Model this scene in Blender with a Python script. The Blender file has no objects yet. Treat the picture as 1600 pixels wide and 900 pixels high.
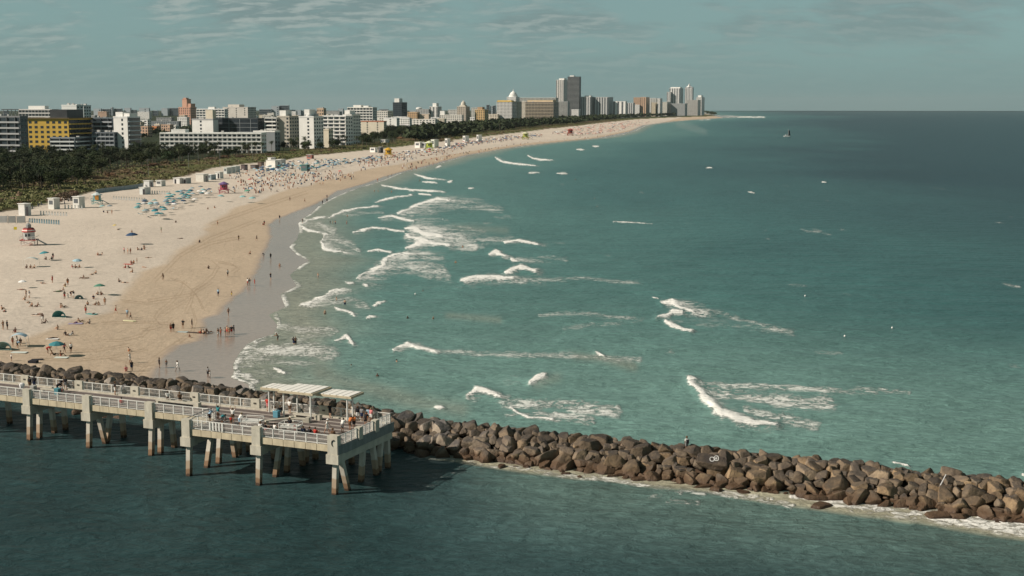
import bpy, bmesh, math, random
import numpy as np
from mathutils import Vector, Matrix
random.seed(7); rng = np.random.default_rng(7)
rad = math.radians
S = bpy.context.scene
COL = S.collection

# ------------------------------------------------------------------ camera, sky, sun, exposure
F = 2100.; H = 42.; PITCH = math.atan(284.5 / F); RE = 7.4e6
cam = bpy.data.cameras.new('camera'); co = bpy.data.objects.new('camera', cam); COL.objects.link(co)
co.location = (0, 0, H); co.rotation_euler = (math.pi / 2 - PITCH, 0, 0)
cam.sensor_width = 36; cam.lens = F / 1600 * 36; cam.clip_start = 1; cam.clip_end = 120000
S.camera = co
SUN_EL, SUN_AZ = 33., 15.      # shadows run to the right and 15 degrees away
sdir = Vector((-math.cos(rad(SUN_EL)) * math.cos(rad(SUN_AZ)), -math.cos(rad(SUN_EL)) * math.sin(rad(SUN_AZ)), math.sin(rad(SUN_EL))))
sun = bpy.data.lights.new('sun', 'SUN'); so = bpy.data.objects.new('sun', sun); COL.objects.link(so)
sun.energy = 5.0; sun.angle = rad(0.53); sun.color = (1.0, 0.88, 0.76)
so.rotation_euler = sdir.to_track_quat('Z', 'Y').to_euler()
so.location = (-100, -30, 200)
W = bpy.data.worlds.new('World'); S.world = W; W.use_nodes = True
SKY_STRENGTH = 0.1
def build_world():
    nt = W.node_tree; N = nt.nodes; L = nt.links; N.clear()
    out = N.new('ShaderNodeOutputWorld'); bg = N.new('ShaderNodeBackground'); bg.inputs['Strength'].default_value = SKY_STRENGTH
    sky = N.new('ShaderNodeTexSky'); sky.sky_type = 'NISHITA'; sky.sun_disc = False
    sky.sun_elevation = rad(SUN_EL); sky.sun_rotation = math.atan2(sdir.x, sdir.y)
    sky.altitude = 0; sky.air_density = 1.0; sky.dust_density = 1.2; sky.ozone_density = 1.0
    hs = N.new('ShaderNodeHueSaturation'); hs.inputs['Saturation'].default_value = 0.35; hs.inputs['Value'].default_value = 1.0
    L.new(sky.outputs[0], hs.inputs['Color'])
    # evens the sky's brightness, as thin high haze does
    ev = N.new('ShaderNodeMix'); ev.data_type = 'RGBA'; ev.inputs[0].default_value = 0.62
    ev.inputs[7].default_value = (3.6, 3.75, 3.75, 1); L.new(hs.outputs[0], ev.inputs[6])
    tint = N.new('ShaderNodeMix'); tint.data_type = 'RGBA'; tint.blend_type = 'MULTIPLY'; tint.inputs[0].default_value = 1
    tint.inputs[7].default_value = (0.51, 0.765, 0.765, 1); L.new(ev.outputs[2], tint.inputs[6])
    # cloud sheet, laid out on a plane far overhead
    tc = N.new('ShaderNodeTexCoord'); sep = N.new('ShaderNodeSeparateXYZ'); L.new(tc.outputs['Generated'], sep.inputs[0])
    def M(op, a, b=None, c=None):
        m = N.new('ShaderNodeMath'); m.operation = op
        for i, v in enumerate((a, b, c)):
            if v is None: continue
            if isinstance(v, (int, float)): m.inputs[i].default_value = v
            else: L.new(v, m.inputs[i])
        return m.outputs[0]
    z = M('MAXIMUM', sep.outputs[2], 0.012)
    zz = M('ADD', z, 0.26)
    cx = M('DIVIDE', sep.outputs[0], zz); cy = M('DIVIDE', sep.outputs[1], zz)
    cb = N.new('ShaderNodeCombineXYZ'); L.new(cx, cb.inputs[0]); L.new(cy, cb.inputs[1])
    def noise(scale, detail, loc, sc=(1, 1, 1), dist=0.0, rough=0.55):
        mp = N.new('ShaderNodeMapping'); mp.inputs['Location'].default_value = loc; mp.inputs['Scale'].default_value = sc
        L.new(cb.outputs[0], mp.inputs[0])
        n = N.new('ShaderNodeTexNoise'); n.inputs['Scale'].default_value = scale; n.inputs['Detail'].default_value = detail
        n.inputs['Roughness'].default_value = rough; n.inputs['Distortion'].default_value = dist
        L.new(mp.outputs[0], n.inputs[0]); return n.outputs[0]
    def ramp(v, a, b):
        r = N.new('ShaderNodeMapRange'); r.interpolation_type = 'SMOOTHSTEP'; L.new(v, r.inputs[0])
        r.inputs[1].default_value = a; r.inputs[2].default_value = b; return r.outputs[0]
    big = noise(3.0, 3, (4.2, 1.3, 0), (0.8, 1.1, 1)); det = noise(11.0, 8, (1.0, 7.7, 0), (0.75, 1.3, 1), 0.3, 0.60)
    dens = ramp(M('ADD', M('MULTIPLY', big, 0.65), M('MULTIPLY', det, 0.5)), 0.47, 0.66)
    # the side turned to the sun is brighter: a second, shifted sample of the same detail
    det2 = noise(11.0, 8, (1.0 + 0.015, 7.7 + 0.03, 0), (0.75, 1.3, 1), 0.3, 0.60)
    lit = ramp(M('SUBTRACT', det, det2), -0.07, 0.13)
    fade = ramp(sep.outputs[2], 0.0, 0.07)
    left = ramp(sep.outputs[0], 0.42, -0.25)
    amount = M('MULTIPLY', M('MULTIPLY', dens, fade), 0.62)
    cc = N.new('ShaderNodeMix'); cc.data_type = 'RGBA'
    cc.inputs[6].default_value = (1.60, 2.15, 2.15, 1); cc.inputs[7].default_value = (3.7, 4.0, 3.75, 1)
    L.new(M('MULTIPLY', lit, M('ADD', M('MULTIPLY', left, 0.75), 0.2)), cc.inputs[0])
    mx = N.new('ShaderNodeMix'); mx.data_type = 'RGBA'; L.new(amount, mx.inputs[0])
    L.new(tint.outputs[2], mx.inputs[6]); L.new(cc.outputs[2], mx.inputs[7])
    dark = N.new('ShaderNodeMix'); dark.data_type = 'RGBA'; dark.blend_type = 'MULTIPLY'; dark.inputs[0].default_value = 1
    up = N.new('ShaderNodeMapRange'); up.inputs[1].default_value = .18; up.inputs[2].default_value = .8; up.inputs[3].default_value = 1.0; up.inputs[4].default_value = .34; L.new(sep.outputs[2], up.inputs[0])
    cu = N.new('ShaderNodeCombineColor'); [L.new(up.outputs[0], cu.inputs[i]) for i in range(3)]
    L.new(mx.outputs[2], dark.inputs[6]); L.new(cu.outputs[0], dark.inputs[7])
    L.new(dark.outputs[2], bg.inputs[0]); L.new(bg.outputs[0], out.inputs[0])
build_world()
S.view_settings.view_transform = 'Standard'; S.view_settings.look = 'None'; S.view_settings.gamma = 1
S.view_settings.exposure = 0.18; S.view_settings.use_curve_mapping = False
S.cycles.max_bounces = 6; S.cycles.volume_bounces = 0
S.cycles.transparent_max_bounces = 6

# ------------------------------------------------------------------ placing by sight lines
def P(px, py, z=0.):
    px = np.asarray(px, float); py = np.asarray(py, float); z = np.asarray(z, float)
    x = (px - 800) / F; v = -(py - 450) / F
    dy = math.cos(PITCH) + v * math.sin(PITCH); dz = -math.sin(PITCH) + v * math.cos(PITCH)
    d = (H - z) / -dz
    for i in range(10):
        zz = z - d * d / (2 * RE); t = (H - zz) / -dz; d = t * np.sqrt(x * x + dy * dy)
    return x * t, dy * t
def drop(X, Y): return -(X * X + Y * Y) / (2 * RE)
def mpp(py):
    return P(800, py)[1] / F
def ip(v, tab):
    tab = sorted(tab); return np.interp(v, [a for a, b in tab], [b for a, b in tab])
WATER = [(176, 1100), (180.5, 1120), (182.6, 1172), (184, 1133), (186, 1105), (187.5, 1078), (190, 1050), (193.6, 1023), (196, 1009), (205, 991), (210, 974), (216, 940),
         (218, 910), (223, 860), (228, 820), (233, 782), (242, 736), (248, 710), (256, 684), (262, 660), (270, 626), (281, 600), (293, 562), (300, 541), (308, 522), (320, 500),
         (332, 488), (340, 476), (349, 466), (360, 468), (374, 464), (386, 452), (398, 464), (407, 484), (416, 468), (430, 453), (447, 464), (452, 454), (460, 438), (480, 446),
         (492, 420), (508, 434), (522, 428), (530, 401), (538, 386), (552, 374), (570, 364), (580, 366), (590, 361), (600, 388), (640, 400)]
WET = [(176, 1095), (184, 1128), (190, 1046), (196, 1003), (205, 984), (216, 930), (228, 812), (242, 728), (256, 676), (270, 620), (292, 550), (298, 528), (312, 504), (328, 470), (340, 438),
       (350, 418), (370, 421), (386, 412), (400, 408), (428, 394), (452, 380), (466, 360), (478, 348), (492, 344), (498, 320), (532, 306), (540, 269), (560, 249), (576, 238), (600, 225), (640, 220)]
DUNE = [(176, 1090), (181.5, 1119), (183.5, 1050), (186.4, 995), (192, 940), (197, 900), (201, 860), (206, 820), (213, 760), (221, 690), (230, 620), (240, 520), (244, 480),
        (250, 445), (256, 385), (262, 335), (270, 310), (280, 271), (288, 222), (299, 150), (311, 90), (326.5, 45), (331, 0), (345, -70), (380, -300), (640, -1500)]
BERM = [(176, 1092), (190, 1040), (205, 975), (216, 915), (224, 820), (238, 720), (255, 630), (268, 555), (284, 500), (300, 440), (315, 400), (330, 360), (345, 330), (372, 300),
        (384, 288), (400, 261), (413, 256), (426, 220), (440, 206), (452, 196), (465, 180), (490, 138), (500, 95), (512, 72), (526, 38), (545, -30), (600, -200)]
def height(px, py):
    w = ip(py, WATER); wt = ip(py, WET); dn = ip(py, DUNE); m = mpp(py)
    dw = (w - px) * m; ww = np.maximum((w - wt) * m, 0.6)
    h = np.where(dw < 0, np.maximum(-3, .04 * dw), np.where(dw < ww, .30 * dw / ww, np.minimum(.30 + (dw - ww) * .035, 1.8)))
    dd = (dn - px) * m
    return h + np.clip(dd / 8, 0, 1) * 0.4
PO = np.array((-19.6, 142.1)); PU = np.array((.917, -.399)); PN = np.array((.399, .917))
PANG = math.atan2(-.399, .917)
def ST(s, t): return PO + PU * s + PN * t
def toST(X, Y): return (X - PO[0]) * PU[0] + (Y - PO[1]) * PU[1], (X - PO[0]) * PN[0] + (Y - PO[1]) * PN[1]

def vnoise(X, Y, seed=0):
    r = np.random.default_rng(seed).random((256, 256))
    xi = np.floor(X).astype(int); yi = np.floor(Y).astype(int); fx = X - xi; fy = Y - yi
    fx = fx * fx * (3 - 2 * fx); fy = fy * fy * (3 - 2 * fy)
    g = lambda a, b: r[a & 255, b & 255]
    return (g(xi, yi) * (1 - fx) + g(xi + 1, yi) * fx) * (1 - fy) + (g(xi, yi + 1) * (1 - fx) + g(xi + 1, yi + 1) * fx) * fy
def fbm(X, Y, o=4, seed=0):
    a = 0; s = 0; k = .5
    for i in range(o):
        a = a + k * vnoise(X * 2 ** i, Y * 2 ** i, seed + i); s += k; k *= .5
    return a / s

# ------------------------------------------------------------------ tags and helpers
ALL = []
def tag(o, label=None, cat=None, group=None, kind=None):
    if label: o['label'] = label
    if cat: o['category'] = cat
    if group: o['group'] = group
    if kind: o['kind'] = kind
    if cat and kind is None: ALL.append(o)
    return o
def link(name, me, mat=None, parent=None, loc=None, rz=None, sc=None):
    o = bpy.data.objects.new(name, me); COL.objects.link(o)
    if mat is not None and me is not None and not me.materials: me.materials.append(mat)
    if parent is not None: o.parent = parent
    if loc is not None: o.location = loc
    if rz is not None: o.rotation_euler = (0, 0, rz)
    if sc is not None: o.scale = sc
    return o
def empty(name, loc=(0, 0, 0), rz=0.):
    return link(name, None, loc=loc, rz=rz)
class MB:
    def __init__(s): s.v = []; s.f = []
    def box(s, x0, x1, y0, y1, z0, z1):
        n = len(s.v); s.v += [(x0, y0, z0), (x1, y0, z0), (x1, y1, z0), (x0, y1, z0), (x0, y0, z1), (x1, y0, z1), (x1, y1, z1), (x0, y1, z1)]
        s.f += [(n + a, n + b, n + c, n + d) for a, b, c, d in ((0, 3, 2, 1), (4, 5, 6, 7), (0, 1, 5, 4), (1, 2, 6, 5), (2, 3, 7, 6), (3, 0, 4, 7))]
        return s
    def tube(s, a, b, r0, r1=None, k=6):
        a = Vector(a); b = Vector(b); r1 = r0 if r1 is None else r1; d = (b - a)
        if d.length < 1e-6: return s
        q = d.to_track_quat('Z', 'Y'); n = len(s.v)
        for c, r in ((a, r0), (b, r1)):
            for i in range(k):
                t = 2 * math.pi * i / k; s.v.append(tuple(c + q @ Vector((r * math.cos(t), r * math.sin(t), 0))))
        for i in range(k): j = (i + 1) % k; s.f.append((n + i, n + j, n + k + j, n + k + i))
        s.f.append(tuple(n + k - 1 - i for i in range(k))); s.f.append(tuple(n + k + i for i in range(k)))
        return s
    def prism(s, pts, z0, z1):      # pts counter-clockwise
        n = len(s.v); k = len(pts)
        s.v += [(p[0], p[1], z0) for p in pts] + [(p[0], p[1], z1) for p in pts]
        for i in range(k): j = (i + 1) % k; s.f.append((n + i, n + j, n + k + j, n + k + i))
        s.f.append(tuple(n + k - 1 - i for i in range(k))); s.f.append(tuple(n + k + i for i in range(k)))
        return s
    def lathe(s, prof, k=12, cx=0, cy=0):
        n = len(s.v)
        for r, z in prof:
            for i in range(k):
                t = 2 * math.pi * i / k; s.v.append((cx + r * math.cos(t), cy + r * math.sin(t), z))
        for a in range(len(prof) - 1):
            for i in range(k):
                j = (i + 1) % k; s.f.append((n + a * k + i, n + a * k + j, n + (a + 1) * k + j, n + (a + 1) * k + i))
        s.f.append(tuple(n + k - 1 - i for i in range(k))); m = n + (len(prof) - 1) * k; s.f.append(tuple(m + i for i in range(k)))
        return s
    def quad(s, a, b, c, d):
        n = len(s.v); s.v += [tuple(a), tuple(b), tuple(c), tuple(d)]; s.f.append((n, n + 1, n + 2, n + 3)); return s
    def tri(s, a, b, c):
        n = len(s.v); s.v += [tuple(a), tuple(b), tuple(c)]; s.f.append((n, n + 1, n + 2)); return s
    def mesh(s, name, smooth=False):
        me = bpy.data.meshes.new(name); me.from_pydata(s.v, [], s.f); me.update()
        if smooth: me.polygons.foreach_set('use_smooth', [True] * len(me.polygons))
        return me
    def build(s, name, mat, parent=None, loc=None, rz=None, smooth=False):
        return link(name, s.mesh(name, smooth), mat, parent, loc, rz)

def new_mat(name, base=(.5, .5, .5), rough=.8, spec=.3, var=0.0, scale=1.0, metal=0.0, var_col=None, bump=0.0, bscale=8.0, objcol=False):
    m = bpy.data.materials.new(name); m.use_nodes = True; nt = m.node_tree; N = nt.nodes; L = nt.links
    b = N['Principled BSDF']; b.inputs['Roughness'].default_value = rough; b.inputs['Specular IOR Level'].default_value = spec
    b.inputs['Metallic'].default_value = metal
    tc = N.new('ShaderNodeTexCoord')
    n = N.new('ShaderNodeTexNoise'); n.inputs['Scale'].default_value = scale; n.inputs['Detail'].default_value = 5; L.new(tc.outputs['Object'], n.inputs[0])
    mix = N.new('ShaderNodeMix'); mix.data_type = 'RGBA'
    c2 = var_col if var_col else tuple(c * (1 - var) for c in base)
    mix.inputs[6].default_value = (*base, 1); mix.inputs[7].default_value = (*c2, 1)
    r = N.new('ShaderNodeMapRange'); r.inputs[1].default_value = .35; r.inputs[2].default_value = .68; L.new(n.outputs[0], r.inputs[0]); L.new(r.outputs[0], mix.inputs[0])
    last = mix.outputs[2]
    if objcol:
        oi = N.new('ShaderNodeObjectInfo'); mu = N.new('ShaderNodeMix'); mu.data_type = 'RGBA'; mu.blend_type = 'MULTIPLY'; mu.inputs[0].default_value = 1
        L.new(last, mu.inputs[6]); L.new(oi.outputs['Color'], mu.inputs[7]); last = mu.outputs[2]
    L.new(last, b.inputs['Base Color'])
    if bump:
        n2 = N.new('ShaderNodeTexNoise'); n2.inputs['Scale'].default_value = bscale; n2.inputs['Detail'].default_value = 6; L.new(tc.outputs['Object'], n2.inputs[0])
        bp = N.new('ShaderNodeBump'); bp.inputs['Strength'].default_value = bump; bp.inputs['Distance'].default_value = .1; L.new(n2.outputs[0], bp.inputs['Height']); L.new(bp.outputs[0], b.inputs['Normal'])
    return m
M_ = {}
def mat(name, *a, **k):
    if name not in M_: M_[name] = new_mat(name, *a, **k)
    return M_[name]
CLOTH = new_mat('painted_cloth', (1, 1, 1), .85, .2, .12, 6.0, objcol=True)
PAINT = new_mat('painted_surface', (1, 1, 1), .6, .3, .14, .6, objcol=True)
SKIN = new_mat('skin', (1, 1, 1), .6, .3, .08, 5.0, objcol=True)
STUCCO = new_mat('stucco', (1, 1, 1), .85, .2, .13, .12, objcol=True)
def col(o, c): o.color = (*c, 1); return o

# ------------------------------------------------------------------ sea
def grid_mesh(name, X, Y, Z, attrs, cols=None, flip=False):
    r, c = X.shape; me = bpy.data.meshes.new(name)
    me.vertices.add(r * c); me.vertices.foreach_set('co', np.stack([X, Y, Z], -1).astype(np.float32).ravel())
    i = np.arange(r * c).reshape(r, c); q = np.stack([i[:-1, :-1], i[1:, :-1], i[1:, 1:], i[:-1, 1:]], -1).reshape(-1, 4)
    n = len(q); me.loops.add(n * 4); me.loops.foreach_set('vertex_index', q.ravel().astype(np.int32))
    me.polygons.add(n); me.polygons.foreach_set('loop_start', np.arange(0, 4 * n, 4, dtype=np.int32)); me.polygons.foreach_set('loop_total', np.full(n, 4, np.int32))
    me.polygons.foreach_set('use_smooth', np.ones(n, bool)); me.update(calc_edges=True)
    for k, v in attrs.items():
        a = me.attributes.new(k, 'FLOAT', 'POINT'); a.data.foreach_set('value', v.astype(np.float32).ravel())
    for k, v in (cols or {}).items():
        a = me.attributes.new(k, 'FLOAT_COLOR', 'POINT'); a.data.foreach_set('color', np.concatenate([v, np.ones(v.shape[:2] + (1,))], -1).astype(np.float32).ravel())
    return me

def seg_dist(px, py, pts):          # distance (pixels of sight) to a polyline and the nearest side
    best = np.full(px.shape, 1e9); tt = np.zeros(px.shape)
    L = len(pts) - 1
    for k in range(L):
        ax, ay = pts[k][:2]; bx, by = pts[k + 1][:2]; dx, dy = bx - ax, by - ay; l2 = dx * dx + dy * dy + 1e-9
        t = np.clip(((px - ax) * dx + (py - ay) * dy) / l2, 0, 1)
        d = np.hypot(px - ax - t * dx, (py - ay - t * dy))
        m = d < best; best = np.where(m, d, best); tt = np.where(m, (k + t) / L, tt)
    return best, tt
# breakers: crest line, thickness, foam trail length to the right, trail strength
CREST = [
 ([(622, 334), (640, 326), (660, 318), (684, 311), (702, 314)], 2.6, 70, .62), ([(592, 341), (610, 338), (628, 342), (648, 346)], 2.4, 55, .5),
 ([(552, 363), (580, 356), (600, 358), (630, 362)], 1.8, 22, .45), ([(634, 359), (648, 358), (662, 366), (690, 371)], 4.5, 110, .72), ([(634, 368), (650, 374), (672, 378)], 4.5, 60, .7),
 ([(636, 388), (650, 381), (672, 379), (700, 386)], 4.2, 40, .6), ([(560, 433), (576, 424), (594, 415), (606, 403), (630, 396), (646, 399)], 3.4, 66, .70),
 ([(578, 394), (590, 391), (610, 395)], 2.2, 14, .4), ([(541, 441), (548, 443), (554, 443)], 2.6, 6, .4), ([(571, 446), (578, 447)], 2.4, 70, .42),
 ([(475, 478), (490, 472), (505, 465), (522, 455), (534, 454)], 2.2, 40, .66), ([(586, 476), (594, 472), (603, 471)], 1.7, 6, .4), ([(522, 480), (540, 484), (549, 488), (556, 494)], 2.0, 10, .5),
 ([(572, 498), (580, 494), (588, 495)], 2.0, 14, .4), ([(526, 534), (540, 528), (554, 538)], 3.6, 10, .6), ([(611, 549), (625, 541), (640, 538), (652, 545), (680, 552)], 3.6, 26, .7),
 ([(789, 380), (812, 376), (840, 382)], 2.6, 24, .5), ([(766, 397), (774, 393), (790, 401)], 3.6, 12, .6), ([(800, 405), (812, 408)], 1.8, 60, .52), ([(790, 426), (812, 418), (838, 424)], 4.4, 8, .6),
 ([(720, 439), (742, 434), (770, 434), (800, 437)], 4.2, 60, .66), ([(468, 350), (480, 344), (500, 340), (508, 339)], 1.5, 26, .5), ([(468, 350), (476, 357), (490, 362), (510, 366)], 2.4, 20, .62),
 ([(508, 368), (503, 378), (508, 388), (522, 392), (541, 395)], 2.2, 34, .62), ([(514, 340), (534, 331), (560, 325), (590, 322)], 1.5, 16, .45), ([(598, 290), (626, 295), (660, 298), (694, 300)], 1.8, 6, .5),
 ([(655, 303), (672, 305)], 1.5, 14, .4), ([(585, 316), (604, 311), (622, 308), (644, 304)], 1.5, 10, .4), ([(647, 272), (658, 276), (672, 279), (694, 281)], 1.5, 8, .5), ([(660, 284), (682, 286)], 1.3, 4, .4),
 ([(774, 246), (784, 252), (800, 255), (836, 259)], 1.6, 10, .5), ([(824, 243), (834, 248), (850, 250), (862, 250)], 1.4, 10, .4), ([(826, 270), (842, 270)], 1.4, 6, .4), ([(871, 271), (886, 271)], 1.6, 10, .3),
 ([(731, 295), (740, 294)], 1.5, 6, .3), ([(699, 284), (707, 283)], 1.7, 2, .3), ([(682, 262), (690, 259)], 1.3, 4, .3), ([(900, 233), (912, 234)], 1.1, 12, .3), ([(925, 228), (936, 229)], 1.0, 8, .3),
 ([(1020, 465), (1030, 467)], 1.7, 3, .3), ([(1034, 474), (1048, 472), (1062, 481), (1086, 489)], 4.0, 50, .66), ([(1030, 497), (1048, 488), (1066, 488)], 4.6, 14, .6), ([(1043, 504), (1056, 511), (1080, 520)], 3.4, 8, .6),
 ([(1076, 594), (1086, 607), (1104, 624), (1124, 642), (1150, 656), (1180, 663), (1212, 668)], 7.0, 20, .72), ([(1076, 594), (1084, 596)], 6.5, 14, .7),
 ([(928, 549), (936, 551), (946, 556)], 2.6, 6, .5), ([(731, 620), (742, 610), (754, 611), (778, 619)], 4.6, 20, .66), ([(833, 597), (842, 591), (852, 590)], 4.6, 7, .6),
 ([(792, 634), (806, 643), (830, 655), (860, 660)], 3.0, 20, .7), ([(424, 578), (432, 582), (440, 585)], 3.2, 5, .5), ([(960, 347), (1022, 350)], .9, 10, .3), ([(1284, 284), (1291, 285)], 1.2, 3, .2),
 ([(1104, 262), (1112, 262)], 1.0, 4, .2), ([(1170, 300), (1178, 301)], .9, 3, .2), ([(1395, 724), (1418, 730)], 2.6, 6, .6), ([(682, 638), (694, 640)], 3.0, 4, .6), ([(1592, 742), (1606, 745)], 3, 4, .6),
]
# lace: foam left behind: polyline, half width, strength
LACE = [
 ([(1090, 600), (1180, 602), (1260, 606), (1340, 610), (1420, 614)], 8, .62), ([(1110, 612), (1170, 622), (1240, 630), (1300, 628)], 15, .70), ([(1160, 640), (1220, 652), (1270, 666)], 12, .62),
 ([(1089, 486), (1140, 492), (1190, 508), (1240, 520)], 6, .55), ([(840, 492), (900, 490), (960, 494), (1005, 500)], 6, .50), ([(880, 515), (960, 504), (1000, 500)], 5, .45),
 ([(690, 552), (760, 550), (830, 556), (900, 556), (1000, 562)], 8, .54), ([(790, 630), (850, 632), (900, 634), (960, 642)], 16, .66), ([(800, 645), (870, 650), (930, 656)], 12, .68),
 ([(780, 372), (830, 378), (880, 380)], 3, .35), ([(840, 402), (885, 405)], 4, .5), ([(820, 438), (900, 436), (1000, 442)], 5, .52), ([(720, 355), (700, 352), (760, 362)], 5, .5),
 ([(378, 560), (392, 540), (412, 530)], 9, .72), ([(430, 515), (440, 500), (436, 492)], 6, .6), ([(370, 585), (385, 590), (400, 600)], 7, .7), ([(520, 375), (545, 380), (560, 392)], 9, .6), ([(640, 372), (700, 380), (740, 384)], 12, .72), ([(590, 415), (640, 412), (690, 420)], 14, .64), ([(478, 352), (500, 352), (520, 360)], 8, .62), ([(650, 342), (700, 346)], 5, .5), ([(540, 335), (600, 332)], 5, .5), ([(390, 552), (430, 545), (480, 545), (520, 552)], 16, .66), ([(380, 570), (430, 564), (490, 570)], 12, .50), ([(440, 512), (480, 516), (520, 520)], 9, .58), ([(400, 585), (450, 580)], 10, .40),
 ([(660, 322), (720, 322), (784, 326)], 7, .55), ([(610, 424), (650, 426), (700, 434)], 8, .55), ([(520, 470), (550, 470), (570, 476)], 9, .6), ([(700, 372), (750, 374), (800, 376)], 5, .6),
 ([(1040, 782), (1060, 785), (1090, 785)], 6, .56), ([(1010, 775), (1040, 770)], 5, .45), ([(1280, 776), (1340, 792), (1400, 796)], 9, .66), ([(1340, 790), (1420, 800), (1500, 800)], 13, .84), ([(1440, 800), (1520, 815), (1600, 828)], 13, .80),
 ([(1240, 776), (1300, 780), (1350, 790)], 6, .8), ([(1500, 800), (1560, 812), (1620, 822)], 10, .86), ([(640, 715), (700, 718), (750, 722)], 5, .45), ([(640, 760), (700, 740), (720, 730)], 9, .36),
 ([(760, 728), (820, 733), (880, 742)], 5, .62), ([(880, 742), (960, 752), (1060, 768)], 6, .62), ([(1060, 762), (1130, 772), (1240, 790)], 6, .60), ([(560, 440), (640, 447), (720, 448)], 3, .35),
 ([(1060, 194), (1085, 200), (1100, 206)], 9, .40), ([(1120, 181.5), (1150, 182.5), (1195, 183)], 1.9, .84), ([(1092, 188), (1110, 187)], 1, .7), ([(1180, 305), (1300, 320)], 1.4, .2), ([(1060, 500), (1130, 505), (1240, 518)], 9, .35),
]
def sea_masks(px, py, X, Y):
    foam = np.zeros(px.shape); hump = np.zeros(px.shape)
    wob = (fbm(X * .55, Y * .2, 3, 3) - .5); wob2 = fbm(X * .16, Y * .06, 3, 9) - .5
    near_ = np.clip((py - 200) / 400, .15, 1.)
    px = px + (fbm(X * .22, Y * .09, 4, 91) - .5) * 26 * near_; py = py + (fbm(X * .20 + 9, Y * .08, 4, 92) - .5) * 11 * near_
    for pts, w, trail, st in CREST:
        xs = [p[0] for p in pts]; ys = [p[1] for p in pts]; mg = w * 4 + 6
        m = (px > min(xs) - mg) & (px < max(xs) + trail * 1.5 + mg) & (py > min(ys) - mg) & (py < max(ys) + mg)
        if not m.any(): continue
        a, b = px[m], py[m]; d, t = seg_dist(a, b, pts); ww = w * (1 + 1.3 * wob[m]) * (0.45 + .9 * np.sin(np.pi * np.clip(t, .04, .92)) ** .7)
        f = np.clip(1.25 - (d / (ww * 1.0 + .4)) ** 1.3, 0, 1) * 1.0
        if trail:
            K = 7
            for k in range(1, K + 1):
                u_ = k / K; d2, _ = seg_dist(a - trail * u_ * (.75 + .8 * wob2[m]), b - w * .35 * u_, [(x_, y_) for x_, y_ in pts])
                f = np.maximum(f, np.clip(1.3 - d2 / (w * (1.0 + .5 * u_) * (1 + wob[m]) + trail / K * .55), 0, 1) * min(st * (1.30 - .62 * u_), .84))
        foam[m] = np.maximum(foam[m], f); hump[m] = np.maximum(hump[m], np.exp(-(d / (w * 1.3)) ** 2) * min(1, w / 4.5) * .8)
    for pts, w, st in LACE:
        xs = [p[0] for p in pts]; ys = [p[1] for p in pts]; mg = w * 2.5 + 4
        m = (px > min(xs) - mg) & (px < max(xs) + mg) & (py > min(ys) - mg) & (py < max(ys) + mg)
        if not m.any(): continue
        d, t = seg_dist(px[m], py[m], pts); ww = w * (1 + 1.2 * wob2[m] + .8 * wob[m])
        foam[m] = np.maximum(foam[m], np.clip(1.2 - (d / ww) ** 1.6, 0, 1) * min(.86, st * 1.06))
    return foam, hump

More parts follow.
